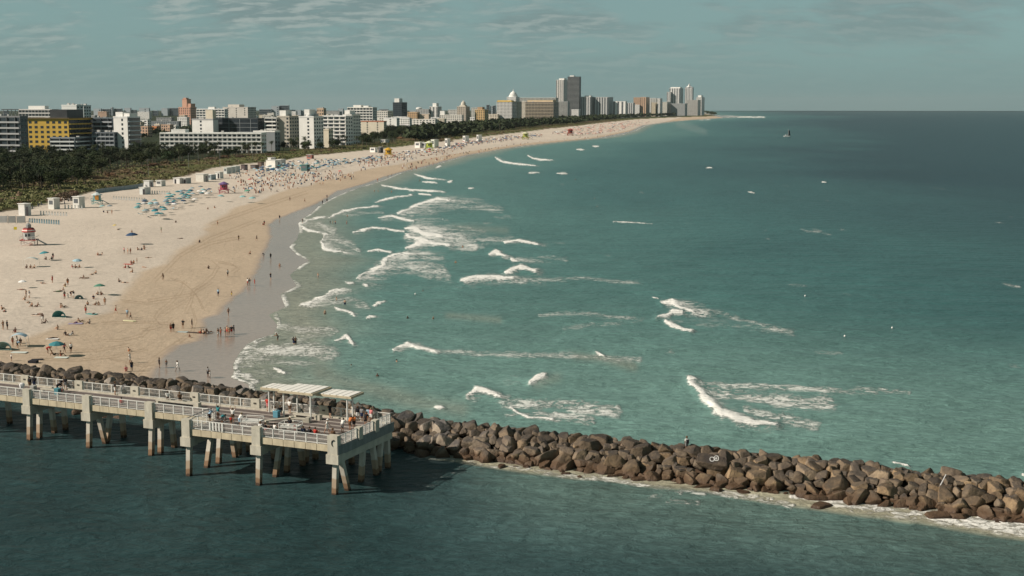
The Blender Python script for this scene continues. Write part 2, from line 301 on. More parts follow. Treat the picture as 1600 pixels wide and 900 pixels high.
def smooth(x, a, b):
    t = np.clip((x - a) / (b - a), 0, 1); return t * t * (3 - 2 * t)
def build_sea():
    ys = np.concatenate([np.arange(174, 200, .7), np.arange(200, 420, 1.25), np.arange(420, 905, 1.5), np.linspace(906, 1900, 60)])
    xs = np.concatenate([np.linspace(-3800, -30, 60), np.arange(-24, 1626, 1.9), np.linspace(1630, 5200, 60)])
    px, py = np.meshgrid(xs, ys); X, Y = P(px, py, 0)
    # more rows out past the horizon
    D = np.array([13500., 15500, 18000, 21000, 25000, 30000, 38000])[::-1]
    k = D / P(800, 174)[1]
    Xf = X[0][None, :] * k[:, None]; Yf = Y[0][None, :] * k[:, None]
    foam, hump = sea_masks(px, py, X, Y)
    s, t = toST(X, Y)
    w = ip(py, WATER); off = (px - w) * mpp(py)      # metres off the waterline
    # base colour of the water: depth and silt
    deep = np.array((.011, .036, .045)); mid = np.array((.040, .118, .115)); shal = np.array((.085, .185, .168)); sand = np.array((.235, .255, .205))
    n1 = fbm(X * .012, Y * .006, 4, 21); n2 = fbm(X * .05, Y * .02, 4, 31); n3 = fbm(X * .2, Y * .07, 3, 41)
    dist = np.hypot(X, Y)
    offn = off * (0.65 + .7 * n1)
    c = np.zeros(px.shape + (3,)); L = lambda a, b, q: a * (1 - q[..., None]) + b * q[..., None]
    reach = 330 + dist * .05
    c = L(L(L(np.broadcast_to(sand, c.shape), np.broadcast_to(shal, c.shape), smooth(offn, 2, 26)), np.broadcast_to(mid, c.shape), smooth(offn, 30, 150)), np.broadcast_to(deep, c.shape), smooth(offn, 90, reach))
    # sheltered strip behind the breakwater stays pale
    near = smooth(-t, -170, -45) * smooth(off, 5, 20); near = np.where(t > 24, near, 0)
    c = L(c, np.broadcast_to(np.array((.150, .262, .232)), c.shape), near * .85)
    # the channel south of the breakwater: dark grey green, milky to the right
    ch = smooth(-t, -27, -23)
    dark = np.array((.019, .047, .050)); milk = np.array((.064, .120, .122))
    cc = L(np.broadcast_to(dark, c.shape), np.broadcast_to(milk, c.shape), np.clip(smooth(px, 380, 1050) * .75 * (1 - .55 * smooth(py, 790, 920)) + .30 * (n2 - .5) * 2 + .25 * smooth(py, 860, 700), 0, 1))
    cc = L(cc, np.broadcast_to(np.array((.115, .185, .165)), c.shape), np.clip(smooth(t, -14, 21) * smooth(px, 640, 900) * (.35 + .9 * n2), 0, 1))
    c = L(c, cc, ch)
    c *= (0.88 + .24 * n2)[..., None] * (0.94 + .12 * n3)[..., None]
    # dark weed patches off the right side, silt plumes near breakers
    patch = smooth(fbm(X * .004 + 3, Y * .0016, 4, 77), .50, .66) * smooth(dist, 600, 1200) * smooth(off, 60, 250)
    c = L(c, c * np.array((.74, .80, .86)), patch)
    for pts, wd, st in [([(900, 556), (940, 560), (990, 572)], 7, .5), ([(870, 590), (840, 600)], 8, .3), ([(500, 585), (640, 625), (720, 640)], 13, .45), ([(700, 493), (780, 500)], 5, .35),
                        ([(712, 355), (790, 360)], 6, .3), ([(460, 470), (480, 520), (500, 560)], 22, .45)]:
        d, _ = seg_dist(px, py, pts); c = L(c, np.broadcast_to(np.array((.27, .27, .215)), c.shape), np.exp(-(d / wd) ** 2) * st)
    # sandy foam along the foot of the breakwater, channel side
    toe = [(560, 705), (640, 711), (720, 716), (800, 726), (900, 739), (1000, 750), (1100, 762), (1200, 776), (1300, 788), (1400, 800), (1500, 812), (1600, 832), (1700, 850)]
    d, _ = seg_dist(px, py, toe); wd = np.interp(px, [600, 700, 800, 900, 1000, 1250, 1400, 1600], [3, 6, 10, 12, 9, 10, 17, 16]) * (.65 + .7 * n3)
    silt = np.clip(1.25 - (d / wd) ** 2, 0, 1) * smooth(px, 640, 740)
    c = L(c, np.broadcast_to(np.array((.43, .40, .29)), c.shape), np.clip(silt, 0, 1) * .80)
    # swash: a white lip along the edge of the water
    sw = np.exp(-((off - .5) / (.55 + dist * .0013)) ** 2) * smooth(fbm(X * .09, Y * .03, 3, 5), .30, .52) * (t > 26)
    foam = np.maximum(foam, sw * .88)
    # scattered small whitecaps
    caps = smooth(fbm(X * .11, Y * .035, 3, 55), .77, .83) * smooth(off, 20, 60) * .5 * smooth(1100 - dist, 0, 500)
    foam = np.maximum(foam, caps)
    Z = drop(X, Y); fine = smooth(off, 4, 25)
    swell = (np.sin(X * .10 + Y * .42 + 4 * n1) * .10 + np.sin(X * .31 - Y * .23 + 5 * n2) * .05) * smooth(600 - dist, 0, 350)
    Z = Z + np.where(t > 26, swell * fine, swell * .5) + hump * np.minimum(1.0, .25 + .010 * np.clip(off, 0, 80)) * smooth(1500 - dist, 0, 900) * (.5 + .9 * n3) * .6
    Z = np.where((off < 1) & (t > 26), drop(X, Y), Z)
    z0 = np.zeros_like(Xf)
    me = grid_mesh('sea', np.concatenate([Xf, X]), np.concatenate([Yf, Y]), np.concatenate([drop(Xf, Yf), Z]),
                   {'foam': np.concatenate([z0, foam])}, {'tint': np.concatenate([np.broadcast_to(c[0], z0.shape + (3,)), c])})
    m = bpy.data.materials.new('sea_water'); m.use_nodes = True; nt = m.node_tree; N = nt.nodes; Lk = nt.links
    b = N['Principled BSDF']; b.inputs['IOR'].default_value = 1.33; b.inputs['Specular IOR Level'].default_value = .13
    g = N.new('ShaderNodeNewGeometry')
    def noise(sc, vs, det=4, rough=.6, dist=0.):
        mp = N.new('ShaderNodeMapping'); mp.inputs['Scale'].default_value = vs; Lk.new(g.outputs['Position'], mp.inputs[0])
        n = N.new('ShaderNodeTexNoise'); n.inputs['Scale'].default_value = sc; n.inputs['Detail'].default_value = det; n.inputs['Roughness'].default_value = rough
        n.inputs['Distortion'].default_value = dist; Lk.new(mp.outputs[0], n.inputs[0]); return n.outputs[0]
    def M(op, a, b_=None):
        q = N.new('ShaderNodeMath'); q.operation = op
        for i, v in enumerate((a, b_)):
            if v is None: continue
            if isinstance(v, (int, float)): q.inputs[i].default_value = v
            else: Lk.new(v, q.inputs[i])
        return q.outputs[0]
    def mr(v, a, b_, c_=0., d_=1.):
        q = N.new('ShaderNodeMapRange'); q.interpolation_type = 'SMOOTHSTEP'; Lk.new(v, q.inputs[0])
        for i, w_ in enumerate((a, b_, c_, d_)): q.inputs[i + 1].default_value = w_
        return q.outputs[0]
    fa = N.new('ShaderNodeAttribute'); fa.attribute_name = 'foam'; ta = N.new('ShaderNodeAttribute'); ta.attribute_name = 'tint'
    lace = M('ADD', M('MULTIPLY', noise(1.9, (.42, .50, .3), 7, .70, .8), .66), M('MULTIPLY', noise(.34, (.4, .40, .3), 4, .6, .5), .34))
    lace = mr(lace, .35, .65)
    trail_ = M('MULTIPLY', mr(M('SUBTRACT', fa.outputs['Fac'], M('MULTIPLY', lace, 1.18)), -.30, .34), mr(fa.outputs['Fac'], .06, .95, 0, .92))
    crest_ = mr(M('SUBTRACT', fa.outputs['Fac'], M('MULTIPLY', lace, .22)), .66, .84)
    fm = M('MAXIMUM', trail_, crest_)
    rip = noise(.9, (.55, .8, .5), 6, .66, .5); rip2 = noise(.11, (.7, 1.1, .5), 4, .55)
    k1 = M('MULTIPLY', M('MULTIPLY', mr(rip, .30, .72, .80, 1.18), mr(rip2, .3, .7, .91, 1.09)), mr(noise(3.5, (.3, .9, .5), 4, .6), .3, .7, .86, 1.14))
    cm = N.new('ShaderNodeMix'); cm.data_type = 'RGBA'; cm.blend_type = 'MULTIPLY'; cm.inputs[0].default_value = 1
    cb = N.new('ShaderNodeCombineColor'); [Lk.new(k1, cb.inputs[i]) for i in range(3)]
    Lk.new(ta.outputs['Color'], cm.inputs[6]); Lk.new(cb.outputs[0], cm.inputs[7])
    fx = N.new('ShaderNodeMix'); fx.data_type = 'RGBA'; Lk.new(fm, fx.inputs[0]); Lk.new(cm.outputs[2], fx.inputs[6]); fx.inputs[7].default_value = (.82, .82, .78, 1)
    Lk.new(fx.outputs[2], b.inputs['Base Color'])
    Lk.new(mr(fm, 0, 1, .30, .9), b.inputs['Roughness'])
    hsum = M('ADD', M('ADD', M('MULTIPLY', rip, .55), M('MULTIPLY', noise(.33, (.4, 1, .5), 3), 1.2)), M('MULTIPLY', fm, .35))
    bp = N.new('ShaderNodeBump'); bp.inputs['Strength'].default_value = 1.0; bp.inputs['Distance'].default_value = .75; Lk.new(hsum, bp.inputs['Height']); Lk.new(bp.outputs[0], b.inputs['Normal'])
    me.materials.append(m); o = link('sea', me); tag(o, kind='structure')
build_sea()

# ------------------------------------------------------------------ land: beach, dune and city ground as one sheet
TRACKS = [[(332, 408), (341, 416), (333, 430), (318, 444), (301, 455), (299, 470), (290, 488)], [(290, 440), (282, 456), (270, 470), (250, 486), (242, 497), (250, 507), (275, 512)],
          [(340, 409), (362, 413), (373, 419), (364, 425)], [(268, 436), (285, 441), (302, 455), (311, 468), (318, 484)], [(310, 452), (296, 466), (268, 482), (254, 492)],
          [(220, 516), (240, 513), (262, 505), (270, 498)], [(60, 561), (120, 563), (180, 557), (230, 545)], [(150, 531), (190, 532), (222, 524), (236, 512)], [(80, 545), (150, 548), (205, 538)],
          [(200, 600), (240, 560), (300, 520)], [(232, 470), (300, 460), (330, 440)], [(160, 505), (220, 503), (270, 506)], [(300, 392), (330, 380), (380, 370)], [(240, 440), (280, 400), (330, 372), (400, 345)],
          [(330, 350), (400, 326), (480, 300)], [(300, 480), (306, 500), (300, 520), (280, 535)], [(190, 470), (230, 474), (260, 470)], [(170, 560), (220, 572), (250, 566)]]
def build_land():
    ys = np.concatenate([np.arange(175.6, 200, .7), np.arange(200, 330, 1.1), np.arange(330, 606, 1.1), np.arange(607, 700, 6)])
    xs = np.concatenate([np.linspace(-5200, -60, 70), np.arange(-52, 640, 1.2), np.arange(641, 1260, 3)])
    px, py = np.meshgrid(xs, ys); h = height(px, py); X, Y = P(px, py, h)
    s, t = toST(X, Y); dist = np.hypot(X, Y)
    dn = ip(py, DUNE); wt = ip(py, WET); bm = ip(py, BERM); w = ip(py, WATER); m = mpp(py)
    n1 = fbm(X * .05, Y * .03, 4, 101); n2 = fbm(X * .4, Y * .2, 4, 111); n3 = fbm(X * .012, Y * .008, 4, 121)
    edge = (dn - px) * m + (n2 - .5) * 6
    veg = smooth(edge, -1, 2.5)
    wet = smooth((px - wt) * m + (n1 - .5) * 3.0 + (n2 - .5) * 1.2, -1.6, 1.0)
    low = smooth((px - bm) * m + (n1 - .5) * 9, -1.5, 2.5)
    trk = np.zeros(px.shape)
    for tr in TRACKS:
        for off in (-2.2, 2.2):
            d, q = seg_dist(px, py, [(a + off * .8, b + off * .7) for a, b in tr]); trk = np.maximum(trk, np.exp(-(d / .62) ** 2) * (.3 + 1.0 * n2))
    # raked lines of the beach cleaner on the upper sand
    hum = (n2 - .5) * .10 * smooth(wt - px, 0, 30) * (1 - veg)
    bush = veg * smooth(edge, 2, 14) * (.3 + 1.3 * n2) * smooth(3500 - dist, 0, 1500) * np.where(py < 330, 1, 1)
    Z = h + hum + bush * .8
    Z = np.where(t < 29, h - smooth(29 - t, 0, 4) * 4, Z)
    Z = Z + drop(X, Y)
    # far rows out to the skyline
    k = np.array([3.4, 2.2, 1.5]); Xf = X[0][None] * k[:, None]; Yf = Y[0][None] * k[:, None]
    Zf = np.where(xs[None] < 1098, 2., -6) + drop(Xf, Yf)
    Z[0] = np.where(xs < 1098, Z[0], -3 + drop(X[0], Y[0]))
    pale = np.array((.58, .51, .43)); tan = np.array((.485, .385, .28)); wetc = np.array((.345, .275, .225)); green = np.array((.10, .108, .042)); brown = np.array((.13, .092, .055)); dk = np.array((.035, .045, .026))
    L = lambda a, b, q: a * (1 - q[..., None]) + b * q[..., None]
    B = lambda a: np.broadcast_to(a, px.shape + (3,))
    c = L(B(pale), B(tan), low * .9)
    c = c * (0.90 + .20 * n1)[..., None] * (.95 + .10 * n2)[..., None]
    c = L(c, c * np.array((.66, .62, .58)), np.clip(trk, 0, 1) * .8)
    c = L(c, B(wetc) * (0.9 + .2 * n1)[..., None], wet)
    v = L(B(green), B(brown), smooth(n1 * .6 + n3 * .4, .48, .60) * .9)
    inland = smooth(edge, 42, 75) * np.where(px < 620, 1, smooth(edge, 60, 120))
    v = L(v, B(dk), inland); v = v * (.75 + .5 * n2)[..., None]
    c = L(c, v, veg)
    f0 = np.zeros(Xf.shape)
    me = grid_mesh('beach', np.concatenate([Xf, X]), np.concatenate([Yf, Y]), np.concatenate([Zf, Z]),
                   {'wet': np.concatenate([f0, wet * (1 - veg)]), 'veg': np.concatenate([f0 + 1, veg])}, {'tint': np.concatenate([np.broadcast_to(dk, f0.shape + (3,)), c])})
    mt = bpy.data.materials.new('beach_sand'); mt.use_nodes = True; nt = mt.node_tree; N = nt.nodes; Lk = nt.links
    b = N['Principled BSDF']; g = N.new('ShaderNodeNewGeometry'); ta = N.new('ShaderNodeAttribute'); ta.attribute_name = 'tint'
    wa = N.new('ShaderNodeAttribute'); wa.attribute_name = 'wet'
    n = N.new('ShaderNodeTexNoise'); n.inputs['Scale'].default_value = .9; n.inputs['Detail'].default_value = 8; n.inputs['Roughness'].default_value = .7; Lk.new(g.outputs['Position'], n.inputs[0])
    r = N.new('ShaderNodeMapRange'); r.inputs[1].default_value = .3; r.inputs[2].default_value = .7; r.inputs[3].default_value = .82; r.inputs[4].default_value = 1.13; Lk.new(n.outputs[0], r.inputs[0])
    cb = N.new('ShaderNodeCombineColor'); [Lk.new(r.outputs[0], cb.inputs[i]) for i in range(3)]
    mx = N.new('ShaderNodeMix'); mx.data_type = 'RGBA'; mx.blend_type = 'MULTIPLY'; mx.inputs[0].default_value = 1; Lk.new(ta.outputs['Color'], mx.inputs[6]); Lk.new(cb.outputs[0], mx.inputs[7])
    Lk.new(mx.outputs[2], b.inputs['Base Color'])
    rr = N.new('ShaderNodeMapRange'); rr.inputs[3].default_value = .95; rr.inputs[4].default_value = .22; Lk.new(wa.outputs['Fac'], rr.inputs[0]); Lk.new(rr.outputs[0], b.inputs['Roughness'])
    sp = N.new('ShaderNodeMapRange'); sp.inputs[3].default_value = .05; sp.inputs[4].default_value = .42; Lk.new(wa.outputs['Fac'], sp.inputs[0]); Lk.new(sp.outputs[0], b.inputs['Specular IOR Level'])
    iv = N.new('ShaderNodeMapRange'); iv.inputs[3].default_value = .85; iv.inputs[4].default_value = .03; Lk.new(wa.outputs['Fac'], iv.inputs[0])
    bp = N.new('ShaderNodeBump'); bp.inputs['Distance'].default_value = .25; Lk.new(iv.outputs[0], bp.inputs['Strength']); Lk.new(n.outputs[0], bp.inputs['Height']); Lk.new(bp.outputs[0], b.inputs['Normal'])
    me.materials.append(mt); tag(link('beach', me), kind='structure')
build_land()
def at(px, py, z=None):       # a point standing on the land seen at (px, py)
    h = float(height(px, py)) if z is None else z
    x, y = P(px, py, h); return float(x), float(y), h + float(drop(x, y))

# ------------------------------------------------------------------ buildings
GLASS = new_mat('window_glass', (.035, .045, .055), .18, .6, .4, .15)
DARKF = new_mat('dark_cladding', (.045, .050, .055), .5, .4, .3, .2)
WHITE = (.80, .79, .75); CREAM = (.66, .60, .48); GREYC = (.36, .36, .34); BLUEG = (.17, .21, .23); YEL = (.60, .40, .085); PINK = (.62, .36, .26); BEIGE = (.50, .43, .33); DARK = (.055, .065, .072)
def ztop(Y, X, yt):
    v = (450 - yt) / F; c = math.cos(PITCH); s = math.sin(PITCH)
    return Y * (v * c - s) / (c + v * s) + H
def pxof(X, Y, z=0):
    zz = z - (X * X + Y * Y) / (2 * RE) - H; c = math.cos(PITCH); s = math.sin(PITCH)
    return 800 + F * X / (Y * c - zz * s)
_wm = {}
def box_mesh(w, d, h):
    k = (round(w, 2), round(d, 2), round(h, 2))
    if k not in _wm: _wm[k] = MB().box(-k[0] / 2, k[0] / 2, -k[1] / 2, k[1] / 2, 0, k[2]).mesh('window')
    return _wm[k]
def building(name, label, cat, xa, xb, xc, yt, yb, style, c, side='win', phi=20., accent=None, fh=3.3, cw=4.0, roof=None, pent=(), nomax=None, depth=None):
    """xa..xb is the sunlit front, xb..xc the shaded side, seen at the roof line yt; yb is the row of its foot."""
    z0 = 2.0; X, Y = P(xb, yb, z0); X = float(X); Y = float(Y); dz = float(drop(X, Y)); f = rad(phi)
    ht = ztop(Y, X, yt) - dz - z0
    def solve(dirx, diry, target, hi):
        lo = 0.
        for _ in range(40):
            m = (lo + hi) / 2; q = pxof(X + dirx * m, Y + diry * m, z0 + ht)
            if (q > target) == (target < xb): lo = m
            else: hi = m
        return lo
    Wd = max(solve(-math.cos(f), math.sin(f), xa, 600), 3.)
    D2 = min(solve(math.sin(f), math.cos(f), xc, 90.), 70.) if xc > xb + .3 else 16.
    D2 = depth or max(D2, 9.)
    root = empty(name, (X, Y, z0 + dz), -f); tag(root, label, cat)
    body = MB().box(-Wd, 0, 0, D2, -1.5, ht).build('wall', STUCCO, root); col(body, c)
    r = MB(); par = .9
    r.box(-Wd - .25, .25, -.25, .05, ht - .3, ht + par); r.box(-Wd - .25, .25, D2 - .05, D2 + .25, ht - .3, ht + par)
    r.box(-Wd - .25, -Wd + .05, .05, D2 - .05, ht - .3, ht + par); r.box(-.05, .25, .05, D2 - .05, ht - .3, ht + par); r.box(-Wd + .05, -.05, .05, D2 - .05, ht, ht + .12)
    rf = r.build('roof', STUCCO, root); col(rf, roof or tuple(min(.8, v * 1.05) for v in c))
    # plant rooms and boxes on the roof
    rr = random.Random(int(xa * 7 + yt))
    for k in range(rr.randint(2, 5) if Y < 2600 else 1):
        a = rr.uniform(-Wd * .9, -Wd * .1); bb = rr.uniform(D2 * .15, D2 * .8); q = rr.uniform(.6, 1.6)
        col(MB().box(a - q, a + q, bb - q * .7, bb + q * .7, ht + .12, ht + rr.uniform(1.3, 2.6)).build('rooftop_unit', STUCCO, root), (.45, .45, .43))
    for (a, b_, h_, pc) in pent:        # fraction from, to, height, colour
        p = MB().box(-Wd * (1 - a), -Wd * (1 - b_), D2 * .18, D2 * .8, ht + .12, ht + h_).build('penthouse', STUCCO, root); col(p, pc)
    nf = max(1, int(round(ht / fh))); fh_ = ht / nf; nc = max(2, int(round(Wd / cw))); cw_ = Wd / nc; nd = max(1, int(round(D2 / 4.5))); cd_ = D2 / nd
    pxm = F / Y; small = fh_ * pxm < 2.6 or cw_ * pxm < 2.2
    fl = [(i * fh_ + .75) for i in range(nf)]
    extra = MB(); cnt = 0
    def win(x, y, z, w, h, ax):
        nonlocal cnt
        if small:
            return
        if cnt < 98:
            me = box_mesh(w, .16, h) if ax == 0 else box_mesh(.16, w, h)
            link('window', me, GLASS, root, (x, y, z)); cnt += 1
        elif ax == 0: extra.box(x - w / 2, x + w / 2, y - .08, y + .08, z, z + h)
        else: extra.box(x - .08, x + .08, y - w / 2, y + w / 2, z, z + h)
    if style in ('grid', 'few'):
        for i, z in enumerate(fl):
            if small:
                band = MB()
                for j in range(nc): band.box(-Wd + (j + .24) * cw_, -Wd + (j + .76) * cw_, -.06, .05, z + .1, z + fh_ * .62)
                band.build('window', GLASS, root)
            else:
                for j in range(nc):
                    if style == 'few' and j % 4 != 2: continue
                    if rr.random() < .04: continue
                    win(-Wd + (j + .5) * cw_, 0, z, cw_ * .5, fh_ * .52, 0)
    if style in ('bal', 'glass'):
        out = 1.5 if style == 'bal' else .35
        for i in range(nf):
            z = i * fh_
            MB().box(-Wd + .5, -.5, -.08, .02, z + .3, z + fh_ - .35).build('window', GLASS, root)
            b = MB().box(-Wd + .2, -.2, -out, 0, z - .12, z + .14)
            if style == 'bal': b.box(-Wd + .2, -.2, -out, -out + .12, z + .14, z + 1.15)
            col(b.build('balcony', STUCCO, root), accent or WHITE)
        fins = MB()
        for j in range(0, nc + 1, 2 if style == 'bal' else 3): fins.box(-Wd + j * cw_ - .15, -Wd + j * cw_ + .15, -out + .14 if style == 'bal' else -.30, -.03, 0, ht)
        col(fins.build('partition', STUCCO, root), c if style == 'bal' else accent or c)
    if style == 'vert':
        for j in range(nc):
            x = -Wd + (j + .5) * cw_
            if j % 2 == 0:
                MB().box(x - cw_ * .42, x + cw_ * .42, -.09, .04, 1, ht - .8).build('window_column', GLASS, root)
                s_ = MB()
                for i in range(nf): s_.box(x - cw_ * .42, x + cw_ * .42, -.7, -.1, i * fh_, i * fh_ + (.9 if not small else .7))
                col(s_.build('balcony', STUCCO, root), accent or c)
    if style == 'loggia':       # white frame with recessed dark openings
        for i in range(nf):
            for j in range(nc):
                x = -Wd + (j + .5) * cw_; z = i * fh_
                if cnt < 98 and not small: link('window', box_mesh(cw_ * .6, .1, fh_ * .5), GLASS, root, (x, -.05, z + .9)); cnt += 1
                else: extra.box(x - cw_ * .3, x + cw_ * .3, -.1, 0, z + .9, z + .9 + fh_ * .5)
        fr = MB()
        for i in range(nf + 1): fr.box(-Wd, 0, -1.0, -.11, i * fh_ - .15, i * fh_ + .15); fr.box(-Wd + .2, -.2, -1.0, -.92, i * fh_ + .15, min(i * fh_ + .95, ht))
        for j in range(nc + 1): fr.box(-Wd + j * cw_ - .15, -Wd + j * cw_ + .15, -.98, -.11, 0, ht - .2)
        col(fr.build('facade_frame', STUCCO, root), accent or WHITE)
    if side == 'win':
        for i, z in enumerate(fl):
            if small:
                band = MB()
                for j in range(nd): band.box(-.05, .07, (j + .2) * cd_, (j + .8) * cd_, z + .1, z + fh_ * .6)
                band.build('window', GLASS, root)
            else:
                for j in range(nd): win(0, (j + .5) * cd_, z, cd_ * .55, fh_ * .5, 1)
    elif side == 'bal':
        for i in range(nf):
            MB().box(.0, .09, .5, D2 - .5, i * fh_ + .3, i * fh_ + fh_ - .3).build('window', GLASS, root)
            col(MB().box(.1, 1.4, .4, D2 - .4, i * fh_ - .1, i * fh_ + .9).build('balcony', STUCCO, root), accent or WHITE)
    if extra.v: tag(extra.build('windows', GLASS, root), kind='stuff')
    return root, Wd, D2, ht
WB = []
def bd(*a, **k):
    r = building(*a, **k); WB.append(r); return r
AB = 'apartment building'; HT = 'hotel'
# nearest blocks behind the park
bd('apartment_building', 'dark grey block with balconies at the far left edge of the city', AB, -40, 34, 38, 183, 246, 'bal', (.20, .21, .215), accent=(.40, .41, .41), fh=4.2)
bd('apartment_building', 'pale grey low block standing behind the yellow block', AB, 30, 84, 88, 172, 232, 'loggia', (.5, .5, .49), accent=(.52, .52, .5), pent=((.25, .75, 4, WHITE),))
bd('office_building', 'plain white boxes with blank walls rising behind the yellow block roof', 'building', 96, 122, 130, 165, 226, 'few', (.68, .70, .68), pent=((.6, .95, 1.4, WHITE),))
bd('office_building', 'white block with dark side just right of the blank white boxes', 'building', 122, 133, 142, 165.5, 224, 'few', (.66, .68, .66))
rY = bd('apartment_building', 'yellow seven storey apartment block with dark rooftop garden and rounded balconies', AB, 33, 109, 146, 187, 240, 'grid', YEL, side='bal', accent=(.55, .38, .10), fh=3.9, cw=5.4, phi=10)
bd('apartment_building', 'low glass fronted annex with white balcony bands at the foot of the yellow block', AB, 79, 118, 146, 216, 241, 'bal', (.30, .33, .35), side='bal', accent=(.70, .73, .73), fh=3.6, phi=10)
bd('apartment_building', 'dark blue glass block with stepped terraces between the yellow and white blocks', AB, 146, 178, 183, 185, 238, 'bal', (.12, .15, .17), accent=(.36, .39, .41), fh=3.6)
bd('apartment_building', 'lower dark terrace block with white railings in front of the blue glass block', AB, 145, 180, 184, 208, 240, 'loggia', (.10, .12, .14), accent=(.30, .33, .35), fh=3.6)
bd('apartment_building', 'tall white block with a blank sunlit wall and shaded balcony side', AB, 177, 201, 219, 183.5, 240, 'few', WHITE, side='bal', accent=(.40, .45, .47), fh=3.7, pent=((.0, .5, 4.5, WHITE), (.6, 1, 3.5, WHITE)))
bd('low_building', 'small white building with square black windows right of the tall white block', 'building', 217, 231, 236, 188, 204, 'grid', WHITE, cw=7)
bd('low_building', 'small orange walled building in the gap behind the park', 'building', 232, 245, 247, 198, 206, 'few', (.55, .22, .09))
bd('warehouse', 'long flat grey hall behind the small orange building', 'warehouse', 236, 279, 281, 190, 200, 'few', (.22, .24, .25))
bd('warehouse', 'second long low shed roof left of the pink tower', 'warehouse', 244, 268, 272, 184.5, 194, 'few', (.30, .31, .31))
rP = bd('hotel_tower', 'pink stepped tower with a narrow raised turret', HT, 279, 298, 307, 168, 195, 'grid', PINK, fh=3.6, cw=5)
bd('apartment_building', 'white rooftop terrace building with arched dark openings right of the pink tower', AB, 307, 352, 356, 171, 206, 'loggia', WHITE, fh=4, cw=6, pent=((.4, .62, 4, WHITE),))
bd('apartment_building', 'modern beige flat roofed block stepped behind the slatted facade', AB, 348, 388, 400, 168, 204, 'few', (.58, .55, .5), pent=((.15, .6, 5, (.6, .56, .5)),))
bd('apartment_building', 'block with a blank white wall under a flat grey roof behind the long white block', AB, 300, 334, 341, 187, 232, 'few', WHITE, side='', roof=(.42, .42, .42), pent=((.62, .95, 9, CREAM),))
rS = bd('apartment_building', 'wide block with a dark vertically slatted glass facade', AB, 341, 404, 416, 186, 232, 'glass', DARK, accent=(.30, .33, .34), fh=4.2)
bd('apartment_building', 'beige panel wall set before the slatted glass block', AB, 348, 398, 399, 197, 231, 'few', BEIGE, fh=4)
rL = bd('apartment_building', 'long white five storey block with open balconies behind the palms', AB, 250, 409, 416, 209, 241, 'loggia', (.74, .75, .72), fh=3.3, cw=4.2, phi=6, pent=((.1, .24, 3.5, WHITE),))
bd('apartment_building', 'narrow pale block with stacked balconies right of the slatted facade', AB, 414, 433, 436, 185, 232, 'bal', (.5, .5, .47), fh=3.4)
bd('apartment_building', 'low block with a white roof wedged behind the end of the long white block', AB, 396, 430, 432, 206, 238, 'few', (.22, .24, .25), roof=WHITE)  # wall coloured grey to stand for the shade below the roof
bd('apartment_building', 'grey beige slab with a plain wall and blue shaded side', AB, 434, 453, 467, 182.5, 232, 'few', (.46, .43, .37), fh=3.5, pent=((.0, .55, 6, WHITE),))
bd('apartment_building', 'bright white slab with a single column of balconies', AB, 467, 491, 505, 183, 234, 'few', WHITE, fh=3.5, side='win', pent=((.25, .6, 7, WHITE),))
bd('apartment_building', 'white block with two columns of dark balconies beyond the bright white slab', AB, 504, 541, 551, 182, 228, 'loggia', WHITE, fh=3.6, cw=7)
bd('apartment_building', 'cream small house below the block with two columns of balconies', AB, 504, 514, 517, 203, 232, 'few', CREAM)
bd('apartment_building', 'white end slab with a blue shaded side beside the leafy park trees', AB, 536, 550, 563, 180, 226, 'few', (.70, .69, .64), fh=3.5, pent=((.0, .6, 5, WHITE),))
bd('hotel_tower', 'small beige tower with a red pyramid roof behind the white slabs', HT, 495, 506, 509, 170, 205, 'grid', (.56, .42, .30), fh=5)
bd('apartment_building', 'wide white block with a regular grid of shaded balconies', AB, 543, 583, 589, 168.5, 210, 'loggia', (.62, .62, .58), fh=3.6, cw=5, pent=((.2, .5, 4, WHITE), (.6, .8, 3, WHITE)))
bd('low_building', 'cream house with an orange tiled parapet behind the park trees', 'house', 564, 600, 604, 190, 212, 'few', CREAM, roof=(.42, .14, .07))
bd('apartment_building', 'white stepped block left of the dark tower', AB, 589, 606, 612, 174, 200, 'grid', (.68, .66, .6), fh=4)
bd('apartment_building', 'low white block at the foot of the dark tower, left one', AB, 600, 620, 624, 185, 206, 'few', WHITE)
bd('office_tower', 'dark glass tower with a white sign block on its roof', 'office tower', 614, 628, 636, 160.5, 196, 'glass', DARK, accent=(.10, .12, .13), pent=((.05, .6, 9, WHITE),), fh=3.8)
bd('apartment_building', 'low white terraces at the foot of the dark tower, right one', AB, 622, 640, 643, 185, 204, 'grid', WHITE)
bd('apartment_building', 'orange beige old hotel right of the dark tower', HT, 637, 652, 656, 176, 200, 'grid', (.56, .38, .22))
bd('apartment_building', 'pale pink cream row block beside the orange beige hotel', AB, 655, 670, 672, 179, 200, 'few', (.58, .48, .38))
bd('apartment_building', 'long low white row house before the cream row block', AB, 640, 680, 682, 187, 202, 'grid', (.72, .70, .64), cw=6)
bd('apartment_building', 'grey gridded block carrying a water tank on its roof', AB, 650, 670, 678, 171, 192, 'grid', (.42, .43, .42))
bd('hotel_tower', 'white stepped hotel with a pointed crown in the middle distance', HT, 671, 684, 690, 167, 192, 'vert', (.66, .65, .62), pent=((.3, .75, 9, WHITE),))
bd('apartment_building', 'long white block with rows of dark windows before the stepped hotel', AB, 687, 722, 724, 180, 199, 'grid', (.68, .66, .60), pent=((0, .2, 8, WHITE),))
bd('apartment_building', 'small white flats between the long block and the cupola tower', AB, 700, 716, 718, 172, 192, 'grid', (.58, .57, .53))
rC = bd('hotel_tower', 'old cream tower topped with a round cupola', HT, 714, 728, 734, 167, 198, 'grid', (.52, .46, .38), fh=4)
bd('apartment_building', 'pale block left of the yellow ochre old hotel', AB, 736, 750, 754, 169, 192, 'grid', (.55, .55, .5))
